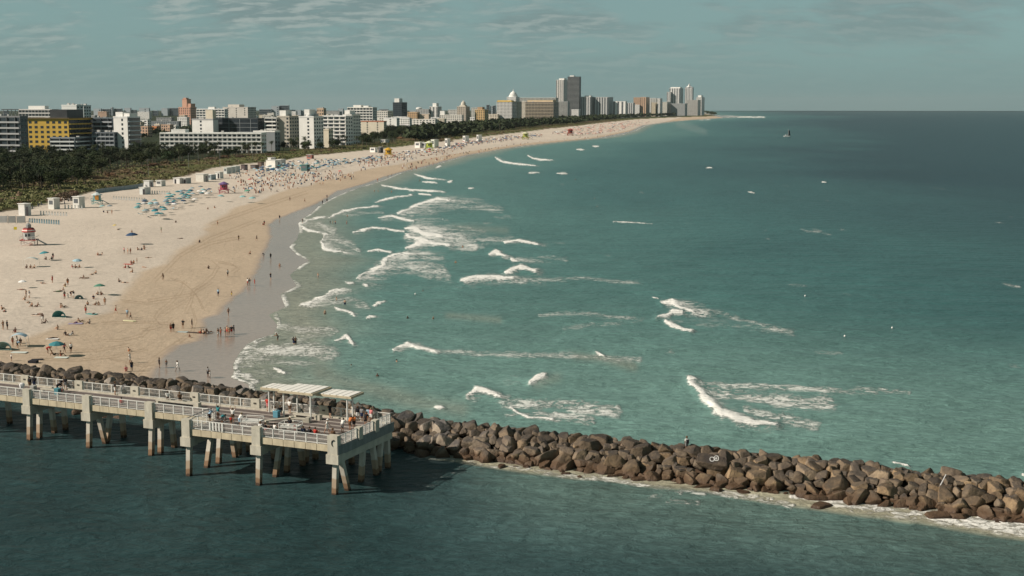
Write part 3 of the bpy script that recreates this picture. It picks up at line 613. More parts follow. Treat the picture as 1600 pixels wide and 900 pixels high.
bd('hotel_tower', 'yellow ochre old hotel with a stepped roof', HT, 742, 757, 763, 172, 198, 'grid', (.62, .44, .22), pent=((.2, .7, 6, (.4, .28, .18)),))
bd('low_building', 'low white house with an orange stripe left of the gridded hotel', 'house', 762, 778, 780, 179, 193, 'few', (.7, .62, .5))
bd('hotel_tower', 'white gridded hotel with a yellow top storey', HT, 776, 800, 806, 159, 193, 'grid', (.64, .63, .60), fh=3.3, cw=3.6, roof=(.62, .44, .13), pent=((0, .9, 3.5, (.62, .45, .14)),))
rD = bd('hotel_tower', 'white hotel carrying a tiered dome with a spire', HT, 792, 806, 812, 152, 188, 'grid', WHITE, fh=4)
bd('apartment_building', 'cream block under the dome, right of the gridded hotel', AB, 806, 822, 825, 159, 188, 'grid', (.66, .60, .5), fh=3.6, cw=3.8)
bd('apartment_building', 'long white block with open top floor behind the banded hotel', AB, 808, 868, 872, 153, 184, 'loggia', (.62, .60, .54), fh=4, cw=5)
bd('hotel_tower', 'broad hotel with beige balcony bands and a tan penthouse row', HT, 821, 865, 873, 160, 192, 'bal', (.30, .26, .22), accent=(.50, .43, .33), fh=3.6, pent=((.03, .94, 6, (.56, .45, .30)),))
bd('apartment_building', 'white slab with rows of small balconies right of the banded hotel', AB, 872, 887, 890, 159, 187, 'bal', (.45, .46, .45), accent=(.60, .61, .58))
rT = bd('apartment_tower', 'white tower with a sunlit curved top left of the dark tallest tower', 'tower', 869, 880, 887, 125, 182, 'vert', (.68, .66, .62), fh=3.6, cw=4, pent=((.3, 1, 7, WHITE),))
bd('apartment_tower', 'tallest tower, dark grey with thin pale balcony lines', 'tower', 887, 905, 908, 120, 184, 'bal', (.13, .14, .145), accent=(.30, .31, .31), fh=4.2, side='win', pent=((.15, .5, 5, WHITE),))
bd('low_building', 'bright white low wing at the foot of the tallest tower', 'building', 893, 904, 907, 171.5, 186, 'few', WHITE)
bd('apartment_building', 'grey slab with white vertical piers right of the tallest tower', AB, 908, 923, 928, 151.5, 184, 'vert', (.58, .58, .56), accent=(.30, .33, .35), pent=((.3, .9, 5, WHITE),))
bd('apartment_building', 'broad grey block with four white piers and a dark end', AB, 928, 950, 958, 152, 184, 'vert', (.50, .51, .50), accent=(.24, .27, .29), cw=5)
bd('apartment_building', 'lower white block with two bright vertical bands', AB, 958, 977, 980, 158.5, 184, 'vert', WHITE, accent=(.42, .45, .46), cw=7)
bd('apartment_building', 'grey block between the white bands and the orange tower', AB, 980, 989, 992, 161, 183, 'vert', (.52, .53, .52), accent=(.28, .31, .33))
bd('apartment_tower', 'orange beige tower standing behind the far white blocks', 'tower', 990, 1001, 1003, 152.5, 181, 'few', (.56, .38, .26))
bd('apartment_building', 'small white block in front of the orange beige tower', AB, 991, 999, 1001, 164, 182, 'few', WHITE)
bd('apartment_tower', 'slim orange tower with a very dark shaded side', 'tower', 1001, 1009, 1015, 152, 182, 'vert', (.60, .42, .29), accent=(.5, .34, .24))
bd('apartment_tower', 'white stepped tower right of the slim orange tower', 'tower', 1014, 1025, 1027, 153.5, 181, 'vert', (.6, .6, .57))
bd('apartment_tower', 'cream slab standing before the white stepped tower', 'tower', 1018, 1024, 1028, 160.5, 182, 'few', (.66, .57, .42))
bd('apartment_tower', 'narrow bright white tower with a black side', 'tower', 1027, 1031, 1035, 154, 182, 'few', WHITE)
bd('apartment_building', 'white block with a pale bluish end near the far point', AB, 1035, 1042, 1050, 159.5, 181, 'few', (.70, .68, .60))
bd('apartment_tower', 'white banded tower with antennas near the far point', 'tower', 1046, 1062, 1068, 138, 179.5, 'vert', (.66, .66, .64), accent=(.45, .48, .49), cw=6, pent=((.05, .95, 6, WHITE),))
bd('apartment_tower', 'slim tower half hidden left of the tower with antennas', 'tower', 1042, 1047, 1049, 144, 179.5, 'vert', (.6, .6, .58))
rX = bd('apartment_tower', 'far tower with a dark crown band and a pyramid top', 'tower', 1070, 1081, 1084, 138, 179, 'vert', (.64, .64, .62), accent=(.4, .43, .45), pent=((.0, 1, 6, (.3, .31, .32)),))
bd('apartment_building', 'long grey block low on the far point under the antenna tower', AB, 1048, 1070, 1074, 162, 181, 'grid', (.40, .42, .42))
bd('hotel_building', 'white hotel with a curved front and dark roof on the far point', HT, 1072, 1090, 1095, 156.5, 180.5, 'bal', (.60, .58, .53), accent=WHITE)
bd('apartment_building', 'last white block with a round rooftop drum at the tip of the point', AB, 1088, 1096, 1101, 152, 180.3, 'few', (.66, .66, .63), pent=((.2, .8, 9, WHITE),))
def extra_part(rt, name, m, c=None, mtl=None):
    o = m.build(name, mtl or STUCCO, rt[0]); 
    if c: col(o, c)
    return o
# distinctive tops
r, w, d, h = rY
m = MB(); m.box(-w - 1, 1.6, -1.6, d + 1, h + .95, h + 1.5); extra_part(rY, 'roof_slab', m, (.20, .15, .08))
m = MB(); m.box(-w * .42, -w * .06, 3, d * .7, h + 1.5, h + 8.5); extra_part(rY, 'rooftop_pergola', m, (.03, .032, .03), DARKF)
r, w, d, h = rP
m = MB(); m.box(-w * .70, -w * .30, 1, d * .7, h + .2, h + 18); m.box(-w * .30, 0.2, 2, d * .8, h + .2, h + 8.5); m.box(-w * .62, -w * .38, 2, d * .5, h + 18, h + 21); extra_part(rP, 'turret', m, PINK)
m = MB(); m.box(-w * .72, -w * .28, .8, d * .72, h + 17.6, h + 18.2); extra_part(rP, 'turret_cornice', m, (.40, .14, .08))
r, w, d, h = rD
m = MB().lathe([(w * .48, h), (w * .48, h + 4), (w * .42, h + 4.5), (w * .42, h + 8), (w * .34, h + 8.5), (w * .33, h + 10.5), (w * .26, h + 13.5), (w * .12, h + 16), (w * .05, h + 18), (w * .012, h + 24)], 16, -w / 2, d / 2); extra_part(rD, 'dome', m, WHITE)
r, w, d, h = rC
m = MB().box(-w * .8, -w * .2, d * .2, d * .8, h, h + 3.5).lathe([(w * .26, h + 3.5), (w * .26, h + 6), (w * .20, h + 9), (w * .09, h + 10.5), (.2, h + 13)], 12, -w / 2, d / 2); extra_part(rC, 'cupola', m, (.60, .56, .48))
r, w, d, h = rX
m = MB().lathe([(w * .42, h + 6), (w * .30, h + 10), (w * .22, h + 11), (.3, h + 25)], 4, -w / 2, d / 2); extra_part(rX, 'pyramid_top', m, (.66, .66, .64))
def tank(px, yt, yb, wpx):
    x, y, z = at(px, yb, 2.); k = y / F; h = ztop(y, x, yt) - z
    e = empty('water_tank', (x, y, z)); tag(e, 'round white water tank standing among the mid distance roofs', 'water tank')
    col(MB().lathe([(wpx * k / 2, h - 9), (wpx * k / 2 * 1.05, h - 7), (wpx * k / 2 * 1.05, h - 1.5), (wpx * k * .2, h)], 16).build('tank', STUCCO, e), WHITE)
    b = MB()
    for i in range(6): t = i * math.pi / 3; b.tube((wpx * k * .4 * math.cos(t), wpx * k * .4 * math.sin(t), 0), (wpx * k * .35 * math.cos(t), wpx * k * .35 * math.sin(t), h - 8.8), .5)
    col(b.build('leg', STUCCO, e), (.4, .4, .4))
tank(655, 167.5, 190, 9)
# open roofed stand far left
x, y, z = at(33, 225, 2.); k = y / F; h = ztop(y, x, 171) - z
e = empty('rooftop_canopy', (x, y, z)); tag(e, 'thin dark canopy on slender columns behind the grey blocks at far left', 'canopy')
m = MB()
for i in range(9): m.tube((-25 * k + i * 6.2 * k, 0, 0), (-25 * k + i * 6.2 * k, 0, h - .5), .3); m.tube((-25 * k + i * 6.2 * k, 12, 0), (-25 * k + i * 6.2 * k, 12, h - .5), .3)
col(m.build('column', STUCCO, e), (.35, .36, .36)); col(MB().box(-27 * k, 27 * k, -2, 15, h - .5, h + .4).build('roof', STUCCO, e), (.16, .17, .18))
# mainland towers beyond the bay, bluish haze put into their wall colour
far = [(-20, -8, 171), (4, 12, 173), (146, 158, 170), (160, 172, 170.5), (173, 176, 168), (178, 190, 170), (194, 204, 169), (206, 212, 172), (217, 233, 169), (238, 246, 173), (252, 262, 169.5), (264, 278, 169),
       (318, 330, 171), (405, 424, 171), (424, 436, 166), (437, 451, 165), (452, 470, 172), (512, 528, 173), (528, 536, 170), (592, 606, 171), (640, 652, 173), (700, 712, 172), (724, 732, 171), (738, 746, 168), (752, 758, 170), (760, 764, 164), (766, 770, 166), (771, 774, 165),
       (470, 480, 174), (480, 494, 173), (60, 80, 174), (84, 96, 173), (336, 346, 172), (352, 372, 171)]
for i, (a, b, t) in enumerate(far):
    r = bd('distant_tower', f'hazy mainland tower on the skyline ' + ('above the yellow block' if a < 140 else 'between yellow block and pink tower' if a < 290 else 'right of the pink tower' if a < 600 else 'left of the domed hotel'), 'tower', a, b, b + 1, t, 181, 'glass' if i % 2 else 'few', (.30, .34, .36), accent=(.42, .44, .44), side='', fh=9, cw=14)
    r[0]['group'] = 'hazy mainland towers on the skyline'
FILL = random.Random(3)
k_ = 0
for i in range(84):     # low roofs between the big blocks
    a = FILL.uniform(120, 780); wpx = FILL.uniform(7, 22); t = FILL.uniform(177, 188) if a > 560 else FILL.uniform(174, 200)
    if a > 560: yb = t + FILL.uniform(9, 14)
    else: yb = t + FILL.uniform(10, 18)
    c = FILL.choice([WHITE, WHITE, WHITE, (.7, .68, .62), CREAM, (.55, .53, .48), (.62, .52, .40), (.42, .43, .42), (.52, .36, .26)])
    r = bd('low_building', f"{'white' if c[0] > .69 else 'grey' if c[0] < .5 else 'reddish tan' if c[2] < .3 else 'cream'} low town building {'left of the pink tower' if a < 279 else 'between pink tower and grey beige slab' if a < 440 else 'among the white slabs' if a < 560 else 'around the dark office tower' if a < 660 else 'between dark office tower and gridded hotel'}", 'building', a, a + wpx, a + wpx * 1.2, t, yb, FILL.choice(['grid', 'grid', 'few']), c)
    r[0]['group'] = 'low town buildings between the larger blocks'

# ------------------------------------------------------------------ trees, palms and dune shrubs
def leaf_mat(name, c, c2):
    m = new_mat(name, c, .7, .15, 0, .5, var_col=c2, objcol=True); return m
LEAF = leaf_mat('leaves', (.040, .055, .022), (.022, .032, .016)); PALM = leaf_mat('palm_leaves', (.042, .055, .026), (.024, .033, .018)); BARK = new_mat('bark', (.16, .13, .10), .9, .1, .4, 2.)
SCRUB = leaf_mat('scrub_leaves', (.20, .205, .085), (.12, .115, .055)); GRAPE = leaf_mat('sea_grape_leaves', (.22, .145, .095), (.11, .085, .05))
def leafball(mb, r, c, R, n, size, flat=.8):
    for i in range(n):
        u = Vector((r.gauss(0, 1), r.gauss(0, 1), r.gauss(0, 1))).normalized(); p = Vector(c) + Vector((u.x * R, u.y * R, u.z * R * flat)) * (r.random() ** .4)
        a = Vector((r.gauss(0, 1), r.gauss(0, 1), r.gauss(0, .6))).normalized(); b = a.cross(Vector((r.gauss(0, 1), r.gauss(0, 1), r.gauss(0, 1)))).normalized(); s = size * r.uniform(.6, 1.3)
        mb.quad(p - a * s, p + b * s * .6, p + a * s, p - b * s * .6)
def broad_proto(seed, H_=10., R_=4.5):
    r = random.Random(seed); tr = MB(); cr = MB(); top = Vector((r.uniform(-.5, .5), r.uniform(-.5, .5), H_ * .45)); tr.tube((0, 0, -.5), top, .32, .22, 8)
    for i in range(9):
        a = r.uniform(0, 6.28); q = R_ * r.uniform(.25, .8); e_ = Vector((q * math.cos(a), q * math.sin(a), H_ * r.uniform(.5, .85)))
        tr.tube(top, e_, .15, .05, 5); leafball(cr, r, e_, R_ * r.uniform(.34, .55), 150, .34)
    leafball(cr, r, (0, 0, H_ * .78), R_ * .55, 150, .34)
    return tr.mesh('trunk'), cr.mesh('crown')
def palm_proto(seed, H_=10.):
    r = random.Random(seed); tr = MB(); cr = MB(); lx, ly = r.uniform(-.8, .8), r.uniform(-.8, .8); p = Vector((0, 0, -.5)); n = 6
    for i in range(n):
        q = Vector((lx * ((i + 1) / n) ** 2, ly * ((i + 1) / n) ** 2, H_ * .86 * (i + 1) / n)); tr.tube(p, q, .20 - .012 * i, .188 - .012 * i, 7); p = q
    for k in range(20):
        a = k * 2.399 + r.uniform(-.2, .2); el = r.uniform(-.35, 1.15); L_ = H_ * r.uniform(.24, .31); prev = p.copy(); d = Vector((math.cos(a) * math.cos(el), math.sin(a) * math.cos(el), math.sin(el))); side = Vector((-math.sin(a), math.cos(a), 0))
        for j in range(9):
            d = (d + Vector((0, 0, -.19))).normalized(); nx = prev + d * L_ / 9; wd = (.62 if 0 < j < 7 else .35) * r.uniform(.8, 1.15); dn = Vector((0, 0, -.42 * wd))
            for sg in (-1, 1): cr.tri(prev, nx, prev + d * L_ / 14 + side * sg * wd + dn)
            prev = nx
    return tr.mesh('trunk'), cr.mesh('crown')
def bush_proto(seed, R_=2.6, H_=2.2):
    r = random.Random(seed); cr = MB(); tr = MB()
    for i in range(12):
        a = r.uniform(0, 6.28); q = R_ * r.uniform(0, .7); c = (q * math.cos(a), q * math.sin(a), H_ * r.uniform(.3, .75)); leafball(cr, r, c, R_ * .36, 60, .22, .8); tr.tube((0, 0, -.2), c, .07, .03, 4)
    return tr.mesh('stem'), cr.mesh('foliage')
BP = [broad_proto(i) for i in range(4)]; PP = [palm_proto(10 + i) for i in range(4)]; SB = [bush_proto(30 + i) for i in range(3)]
for t_, c_ in BP + PP: t_.materials.append(BARK)
for _, c_ in BP: c_.materials.append(LEAF)
for _, c_ in PP: c_.materials.append(PALM)
for t_, c_ in SB: t_.materials.append(BARK); c_.materials.append(GRAPE)
TR = random.Random(11)
def plant(kind, px, py, hm, label, group, tint=1.0, wide=1.0, z=2.0):
    x, y, zz = at(px, py, z); src = {'palm': PP, 'tree': BP, 'bush': SB}[kind]; tm, cm = TR.choice(src)
    nm, cat, base = {'palm': ('palm_tree', 'palm tree', 10.), 'tree': ('leafy_tree', 'tree', 10.), 'bush': ('sea_grape_bush', 'bush', 2.6)}[kind]
    o = empty(nm, (x, y, zz), TR.uniform(0, 6.28)); s = hm / base; o.scale = (s * wide, s * wide, s); tag(o, label, cat, group)
    link('stem' if kind == 'bush' else 'trunk', tm, parent=o); c = link('foliage' if kind == 'bush' else 'crown', cm, parent=o)
    q = TR.uniform(.6, 1.6) * tint; c.color = (q * TR.uniform(.9, 1.15), q, q * TR.uniform(.85, 1.1), 1); return o
def poly_sample(pts, n, rnd):
    xs = [p[0] for p in pts]; ys = [p[1] for p in pts]; out = []
    while len(out) < n:
        x = rnd.uniform(min(xs), max(xs)); y = rnd.uniform(min(ys), max(ys)); ins = False
        for i in range(len(pts)):
            (x1, y1), (x2, y2) = pts[i], pts[i - 1]
            if (y1 > y) != (y2 > y) and x < (x2 - x1) * (y - y1) / (y2 - y1) + x1: ins = not ins
        if ins: out.append((x, y))
    return sorted(out, key=lambda p: p[1])
near_wood = [(-60, 304), (-60, 262), (40, 256), (120, 250), (200, 245), (300, 238), (400, 236), (425, 240), (400, 247), (330, 246), (250, 262), (190, 268), (150, 276), (135, 292), (90, 300)]
for x, y in poly_sample(near_wood, 250, TR):
    zone = 'left of the yellow block' if x < 35 else 'in front of the yellow block' if x < 145 else 'in front of the tall white block' if x < 235 else 'in front of the long white block'
    lit = y < 275 and TR.random() < .45
    if TR.random() < .42: plant('palm', x, y, TR.uniform(8.5, 12.5), f'dark palm in the park {zone}', f'palms in the park {zone}')
    else: plant('tree', x, y, TR.uniform(8, 12.0), f'dark leafy park tree {zone}', f'leafy trees in the park {zone}', 1.0, TR.uniform(.9, 1.3))
for x, y in poly_sample([(-40, 262), (-40, 243), (35, 246), (150, 243), (240, 240), (330, 242), (415, 243), (400, 250), (250, 256), (120, 260)], 95, TR):
    zone = 'yellow block' if x < 150 else 'tall white block' if x < 240 else 'long white block'
    if TR.random() < .5: plant('palm', x, y, TR.uniform(9, 13), f'tall palm close below the {zone}', f'palms close below the {zone}')
    else: plant('tree', x, y, TR.uniform(7, 10.5), f'round leafy tree close below the {zone}', f'leafy trees close below the {zone}', 1.0, 1.15)
for x, y in poly_sample([(415, 240), (430, 232), (500, 232), (560, 226), (620, 214), (622, 224), (560, 234), (480, 240)], 46, TR):
    if TR.random() < .55: plant('palm', x, y, TR.uniform(9, 13), 'palm in front of the white apartment slabs behind the dune', 'palms before the white slabs')
    else: plant('tree', x, y, TR.uniform(7, 10) + (4 if x > 555 else 0), 'leafy tree in front of the white apartment slabs behind the dune', 'leafy trees before the white slabs', 1.0, 1.1)
for x, y in poly_sample([(600, 224), (600, 210), (700, 203), (800, 196), (850, 192), (850, 198), (780, 206), (700, 213), (640, 219)], 110, TR):
    kd = 'palm' if TR.random() < .6 else 'tree'; wz = 'below the dark office tower' if x < 655 else 'below the long white row block' if x < 715 else 'below the ochre hotel' if x < 775 else 'below the gridded hotel'
    plant(kd, x, y, TR.uniform(11, 15), f"{'palm' if kd == 'palm' else 'leafy tree'} of the park belt {wz}", f'{kd}s of the park belt {wz}', .8, 1.1)
def stuff_cloud(name, label, pts_fn, n, R0, per, size, mt, seed, kindc=None):
    r = random.Random(seed); mb = MB()
    for i in range(n):
        px, py, hh, R_ = pts_fn(r); x, y, z = at(px, py, 2.0)
        for j in range(per):
            u = Vector((r.gauss(0, 1), r.gauss(0, 1), abs(r.gauss(0, .8)))).normalized() * R_ * r.uniform(.5, 1); p = Vector((x, y, z + hh * .45)) + Vector((u.x, u.y, u.z * hh / R_ * .55))
            a = Vector((r.gauss(0, 1), r.gauss(0, 1), r.gauss(0, .7))).normalized(); b = a.cross(Vector((r.gauss(0, 1), r.gauss(0, 1), 1))).normalized(); s = size * R_ * r.uniform(.6, 1.3)
            mb.quad(p - a * s, p + b * s * .7, p + a * s, p - b * s * .7)
    o = mb.build(name, mt); o.color = (1, 1, 1, 1); tag(o, label, name.replace('_', ' '), kind='stuff'); return o
def far_wood(r):
    px = r.uniform(640, 1118); dn = float(np.interp(px, [p[1] for p in sorted(DUNE, key=lambda q: q[1])], [p[0] for p in sorted(DUNE, key=lambda q: q[1])]))
    hi = float(np.interp(px, [640, 800, 900, 1000, 1118], [9, 9.5, 5.5, 4.2, 1.2])); lo = float(np.interp(px, [640, 800, 900, 1000, 1118], [18, 17, 9.5, 6.5, 2.6]))
    return px, dn - r.uniform(hi * .55, lo), r.uniform(9, 15), r.uniform(6, 11)
stuff_cloud('woodland', 'dark tree belt running behind the far beach to the point', far_wood, 1500, 0, 26, .42, LEAF, 5)
def infill(r):
    px = r.uniform(225, 760); return px, float(np.interp(px, [225, 420, 560, 760], [214, 214, 204, 194])) + r.uniform(-9, 6), r.uniform(6, 10), r.uniform(4, 8)
stuff_cloud('street_trees', 'dark tree crowns between the town buildings', infill, 260, 0, 30, .35, LEAF, 6)
def scrub(r):
    py = 183 + (r.random() ** .62) * 150; dn = float(ip(py, DUNE)); m_ = float(mpp(py)); lim = 85 / m_ if py > 250 else 60 / m_
    return dn - r.uniform(1.5 / m_, min(lim, 330)), py, r.uniform(.8, 1.9), r.uniform(.9, 2.2)
stuff_cloud('dune_scrub', 'olive green scrub covering the dune between beach and park', scrub, 3600, 0, 16, .34, SCRUB, 8)
def scrub2(r):
    py = 200 + r.random() * 128; dn = float(ip(py, DUNE)); m_ = float(mpp(py)); lo, hi = (12, 60) if py > 240 else (8, 30)
    px = dn - r.uniform(lo, hi) / m_; n_ = float(vnoise(np.array(px * .035), np.array(py * .12), 5))
    return (px if n_ > .45 else px - 4), py, r.uniform(.8, 2.2), r.uniform(.9, 2.0)
stuff_cloud('dune_thicket', 'reddish brown thickets scattered through the dune scrub', scrub2, 900, 0, 16, .34, GRAPE, 9)
for (x, y, hm, wd) in [(85, 318, 3.6, 1.5), (102, 312, 5.2, 1.5), (112, 309, 4.6, 1.3), (30, 322, 2.6, 1.7), (52, 319, 2.8, 1.6), (150, 282, 4.2, 1.6), (172, 279, 4.6, 1.7), (198, 274, 5., 1.6), (215, 275, 4.2, 1.7), (240, 262, 4.6, 1.8), (262, 258, 4.4, 1.6), (288, 262, 3.6, 1.8),
                       (330, 251, 4.2, 1.9), (352, 249, 4.6, 1.8), (376, 248, 4., 1.9), (460, 238, 4., 1.9), (420, 244, 3.5, 2.), (624, 218, 5, 2.), (636, 217, 5, 2.2), (690, 221, 3.0, 2.2), (704, 221.5, 2.6, 2.0)]:
    plant('bush', x, y, hm * .8, ('reddish sea grape bush at the left end of the dune' if x < 140 else 'brown sea grape bush in mid dune before the park' if x < 300 else 'sea grape bush on the far dune'), 'sea grape bushes on the dune', 1., wd)

# ------------------------------------------------------------------ breakwater of boulders
def rock_material():
    m = bpy.data.materials.new('boulder_stone'); m.use_nodes = True; nt = m.node_tree; N = nt.nodes; L = nt.links; b = N['Principled BSDF']
    g = N.new('ShaderNodeNewGeometry'); oi = N.new('ShaderNodeObjectInfo'); sp = N.new('ShaderNodeSeparateXYZ'); L.new(g.outputs['Position'], sp.inputs[0]); sn = N.new('ShaderNodeSeparateXYZ'); L.new(g.outputs['Normal'], sn.inputs[0])
    def no(s, d=6): n = N.new('ShaderNodeTexNoise'); n.inputs['Scale'].default_value = s; n.inputs['Detail'].default_value = d; n.inputs['Roughness'].default_value = .65; L.new(g.outputs['Position'], n.inputs[0]); return n.outputs[0]
    def mr(v, a, b_, c_=0., d_=1.):
        q = N.new('ShaderNodeMapRange'); L.new(v, q.inputs[0])
        for i, w_ in enumerate((a, b_, c_, d_)): q.inputs[i + 1].default_value = w_
        return q.outputs[0]
    def mix(f, a, c_, bt='MIX'):
        q = N.new('ShaderNodeMix'); q.data_type = 'RGBA'; q.blend_type = bt
        if isinstance(f, float): q.inputs[0].default_value = f
        else: L.new(f, q.inputs[0])
        for i, v in ((6, a), (7, c_)):
            if isinstance(v, tuple): q.inputs[i].default_value = (*v, 1)
            else: L.new(v, q.inputs[i])
        return q.outputs[2]
    ad = N.new('ShaderNodeMath'); ad.operation = 'ADD'; L.new(sp.outputs[2], ad.inputs[0]); L.new(mr(no(1.3), 0, 1, -.7, .7), ad.inputs[1])
    c = mix(mr(no(.9), .35, .65), (.23, .195, .15), (.115, .095, .078))
    c = mix(mr(no(6.), .45, .75), c, (.12, .105, .09))
    c = mix(1.0, c, oi.outputs['Color'], 'MULTIPLY')
    # darker grey on upward faces, broken up by noise
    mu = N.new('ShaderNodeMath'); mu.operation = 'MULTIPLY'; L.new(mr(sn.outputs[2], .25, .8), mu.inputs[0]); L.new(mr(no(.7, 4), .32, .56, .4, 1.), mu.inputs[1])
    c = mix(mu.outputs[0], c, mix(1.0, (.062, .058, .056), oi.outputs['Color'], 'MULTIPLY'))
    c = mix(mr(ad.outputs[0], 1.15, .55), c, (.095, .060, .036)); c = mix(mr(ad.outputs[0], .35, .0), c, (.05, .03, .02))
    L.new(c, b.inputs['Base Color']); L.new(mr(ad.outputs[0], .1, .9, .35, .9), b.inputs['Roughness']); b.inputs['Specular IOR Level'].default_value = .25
    bp = N.new('ShaderNodeBump'); bp.inputs['Strength'].default_value = .9; bp.inputs['Distance'].default_value = .22; L.new(no(2.6, 9), bp.inputs['Height']); L.new(bp.outputs[0], b.inputs['Normal'])
    return m
ROCK = rock_material()
def boulder_mesh(seed):
    r = np.random.default_rng(seed); bm = bmesh.new(); bmesh.ops.create_icosphere(bm, subdivisions=4, radius=1)
    co_ = np.array([v.co for v in bm.verts]); n = r.normal(size=(r.integers(8, 13), 3)); n[:6] = [(1, .15, .1), (-1, .1, -.1), (.1, 1, .1), (-.1, -1, .15), (.1, 0, 1), (0, .1, -1)]; n[:6] += r.normal(size=(6, 3)) * .28
    n /= np.linalg.norm(n, axis=1)[:, None]; h = r.uniform(.72, 1.0, len(n)); h[:6] = np.array([r.uniform(.85, 1.25), r.uniform(.85, 1.25), r.uniform(.7, .95), r.uniform(.7, .95), r.uniform(.55, .8), r.uniform(.55, .8)])
    q = (co_ @ n.T) / h; p_ = 70.; rad_ = 1 / (np.sum(np.clip(q, 0, None) ** p_, 1) ** (1 / p_)); rad_ = 1 / (1 / rad_ ** 6 + 1 / 1.4 ** 6) ** (1 / 6); co_ = co_ * rad_[:, None]
    d1 = fbm(co_[:, 0] * 2.2 + seed, co_[:, 1] * 2.2 + co_[:, 2] * 1.9, 4, seed) - .5; d2 = fbm(co_[:, 2] * 3.1 + 7 * seed, co_[:, 0] * 2.7 - co_[:, 1] * 2.3, 5, seed + 50) - .5
    co_ *= (1 + d1 * .07 + d2 * .09)[:, None]
    for v, c in zip(bm.verts, co_): v.co = c
    me = bpy.data.meshes.new('boulder'); bm.to_mesh(me); bm.free(); me.materials.append(ROCK)
    me.polygons.foreach_set('use_smooth', [True] * len(me.polygons)); me.set_sharp_from_angle(angle=rad(24)); return me
RK = [boulder_mesh(100 + i) for i in range(24)]
RR = random.Random(21)
# profile of the mound: (t across, z)
PROF = [(19.3, -.75), (20.1, -.15), (20.9, .45), (21.8, 1.0), (22.7, 1.5), (23.7, 1.95), (24.8, 2.2), (25.9, 2.15), (26.9, 1.7), (27.9, 1.0), (28.9, .2)]
cands = []
for ti, (t_, z_) in enumerate(PROF):
    s = -78.
    while s < 96:
        size = RR.choice([RR.uniform(.62, .9), RR.uniform(.85, 1.2), RR.uniform(1.1, 1.45), RR.uniform(1.3, 1.95)]) * (1.1 if ti < 4 else 1) * .85
        tt = t_ + RR.uniform(-.45, .45) + (3.2 * max(0, min(1, (-6 - s) / 30)) if t_ > 20 else 0) * .9
        if s < 1.5 and t_ < 19 : s += 1.9; continue
        cands.append((s + (ti % 2) * .8 + RR.uniform(-.3, .3), tt, z_ + RR.uniform(-.22, .28) + (1.0 * max(0, min(1, (-4 - s) / 10)) if t_ > 22 else 0), size)); s += 1.16 * size
core = MB()
cp = [(a[0], a[1]) for a in PROF]
# a rubble core under the boulders so that no gap shows through
cv = []
for s in np.arange(-80, 98, 2.0):
    row = []
    for t_, z_ in [(19., -1.5)] + [(t_ + (3.2 * max(0, min(1, (-6 - s) / 30)) * .9 if t_ > 20 else 0), z_ - .8 + (1.0 * max(0, min(1, (-4 - s) / 10)) if t_ > 22 else 0)) for t_, z_ in PROF] + [(33.5, -1.5)]:
        if s < 1.5 and t_ < 19.3: t_ = 19.3; z_ = min(z_, .2)
        p = ST(s, t_ + RR.uniform(-.2, .2)); row.append((p[0], p[1], z_ + RR.uniform(-.15, .15)))
    cv.append(row)
nr, ncol = len(cv), len(cv[0]); core.v = [p for row in cv for p in row]
core.f = [(i * ncol + j, (i + 1) * ncol + j, (i + 1) * ncol + j + 1, i * ncol + j + 1) for i in range(nr - 1) for j in range(ncol - 1)]
def rock_side(s, t, z):
    where = 'behind the pier railing' if s < 0 else 'just past the pier end' if s < 14 else 'left of the rock walker' if s < 30 else 'right of the rock walker' if s < 50 else 'at its foamy far end'
    row = 'along the channel waterline' if t < 20.9 else 'on the channel slope' if t < 23 else 'on the crest' if t < 26.6 else 'on the seaward edge'
    return row, where
vis = [c for c in cands if -60 < c[0] < 74]
# seen largest: near the camera, not hidden behind the pier or on the far slope
def vscore(c):
    p = ST(c[0], c[1]); d = math.hypot(*p); sc = c[3] / d * 150
    if c[0] < 0 and c[1] < 24: sc *= .2
    if c[1] > 27.2: sc *= .45
    if c[0] > 70 or c[0] < -56: sc *= .4
    return sc
order = sorted(cands, key=vscore, reverse=True); solo = order[:296]; rest = order[296:]
GRAF = None
for i, (s, t, z, sz) in enumerate(solo):
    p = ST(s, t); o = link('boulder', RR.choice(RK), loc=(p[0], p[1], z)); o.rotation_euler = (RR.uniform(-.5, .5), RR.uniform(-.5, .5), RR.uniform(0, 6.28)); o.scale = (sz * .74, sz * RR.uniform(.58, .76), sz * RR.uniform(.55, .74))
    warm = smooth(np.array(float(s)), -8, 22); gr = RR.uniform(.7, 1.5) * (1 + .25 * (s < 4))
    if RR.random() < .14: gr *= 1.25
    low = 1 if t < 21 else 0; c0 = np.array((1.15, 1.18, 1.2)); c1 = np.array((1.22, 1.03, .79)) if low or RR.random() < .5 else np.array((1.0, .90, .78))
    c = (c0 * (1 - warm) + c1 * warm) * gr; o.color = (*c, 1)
    row, where = rock_side(s, t, z); tone = ('pale grey' if gr > 1.3 else 'grey') if warm < .5 else ('golden brown' if c1[0] > 1.1 else 'dark brown')
    sh = 'large' if sz > 1.12 else 'small' if sz < .8 else 'medium'
    tag(o, f'{sh} {tone} boulder {row}, {where}', 'boulder', f'{sh} {tone} boulders {row} {where}')
    if GRAF is None and abs(s - 33.5) < 1.6 and 21.5 < t < 24: GRAF = o
bmj = bmesh.new()
for (s, t, z, sz) in rest:
    p = ST(s, t); me = RR.choice(RK); mt_ = Matrix.Translation((p[0], p[1], z)) @ Matrix.Rotation(RR.uniform(0, 6.28), 4, 'Z') @ Matrix.Rotation(RR.uniform(-.5, .5), 4, 'X') @ Matrix.Scale(sz * .7, 4)
    n0 = len(bmj.verts); bmj.from_mesh(me); bmj.verts.ensure_lookup_table()
    for v in bmj.verts[n0:]: v.co = mt_ @ v.co
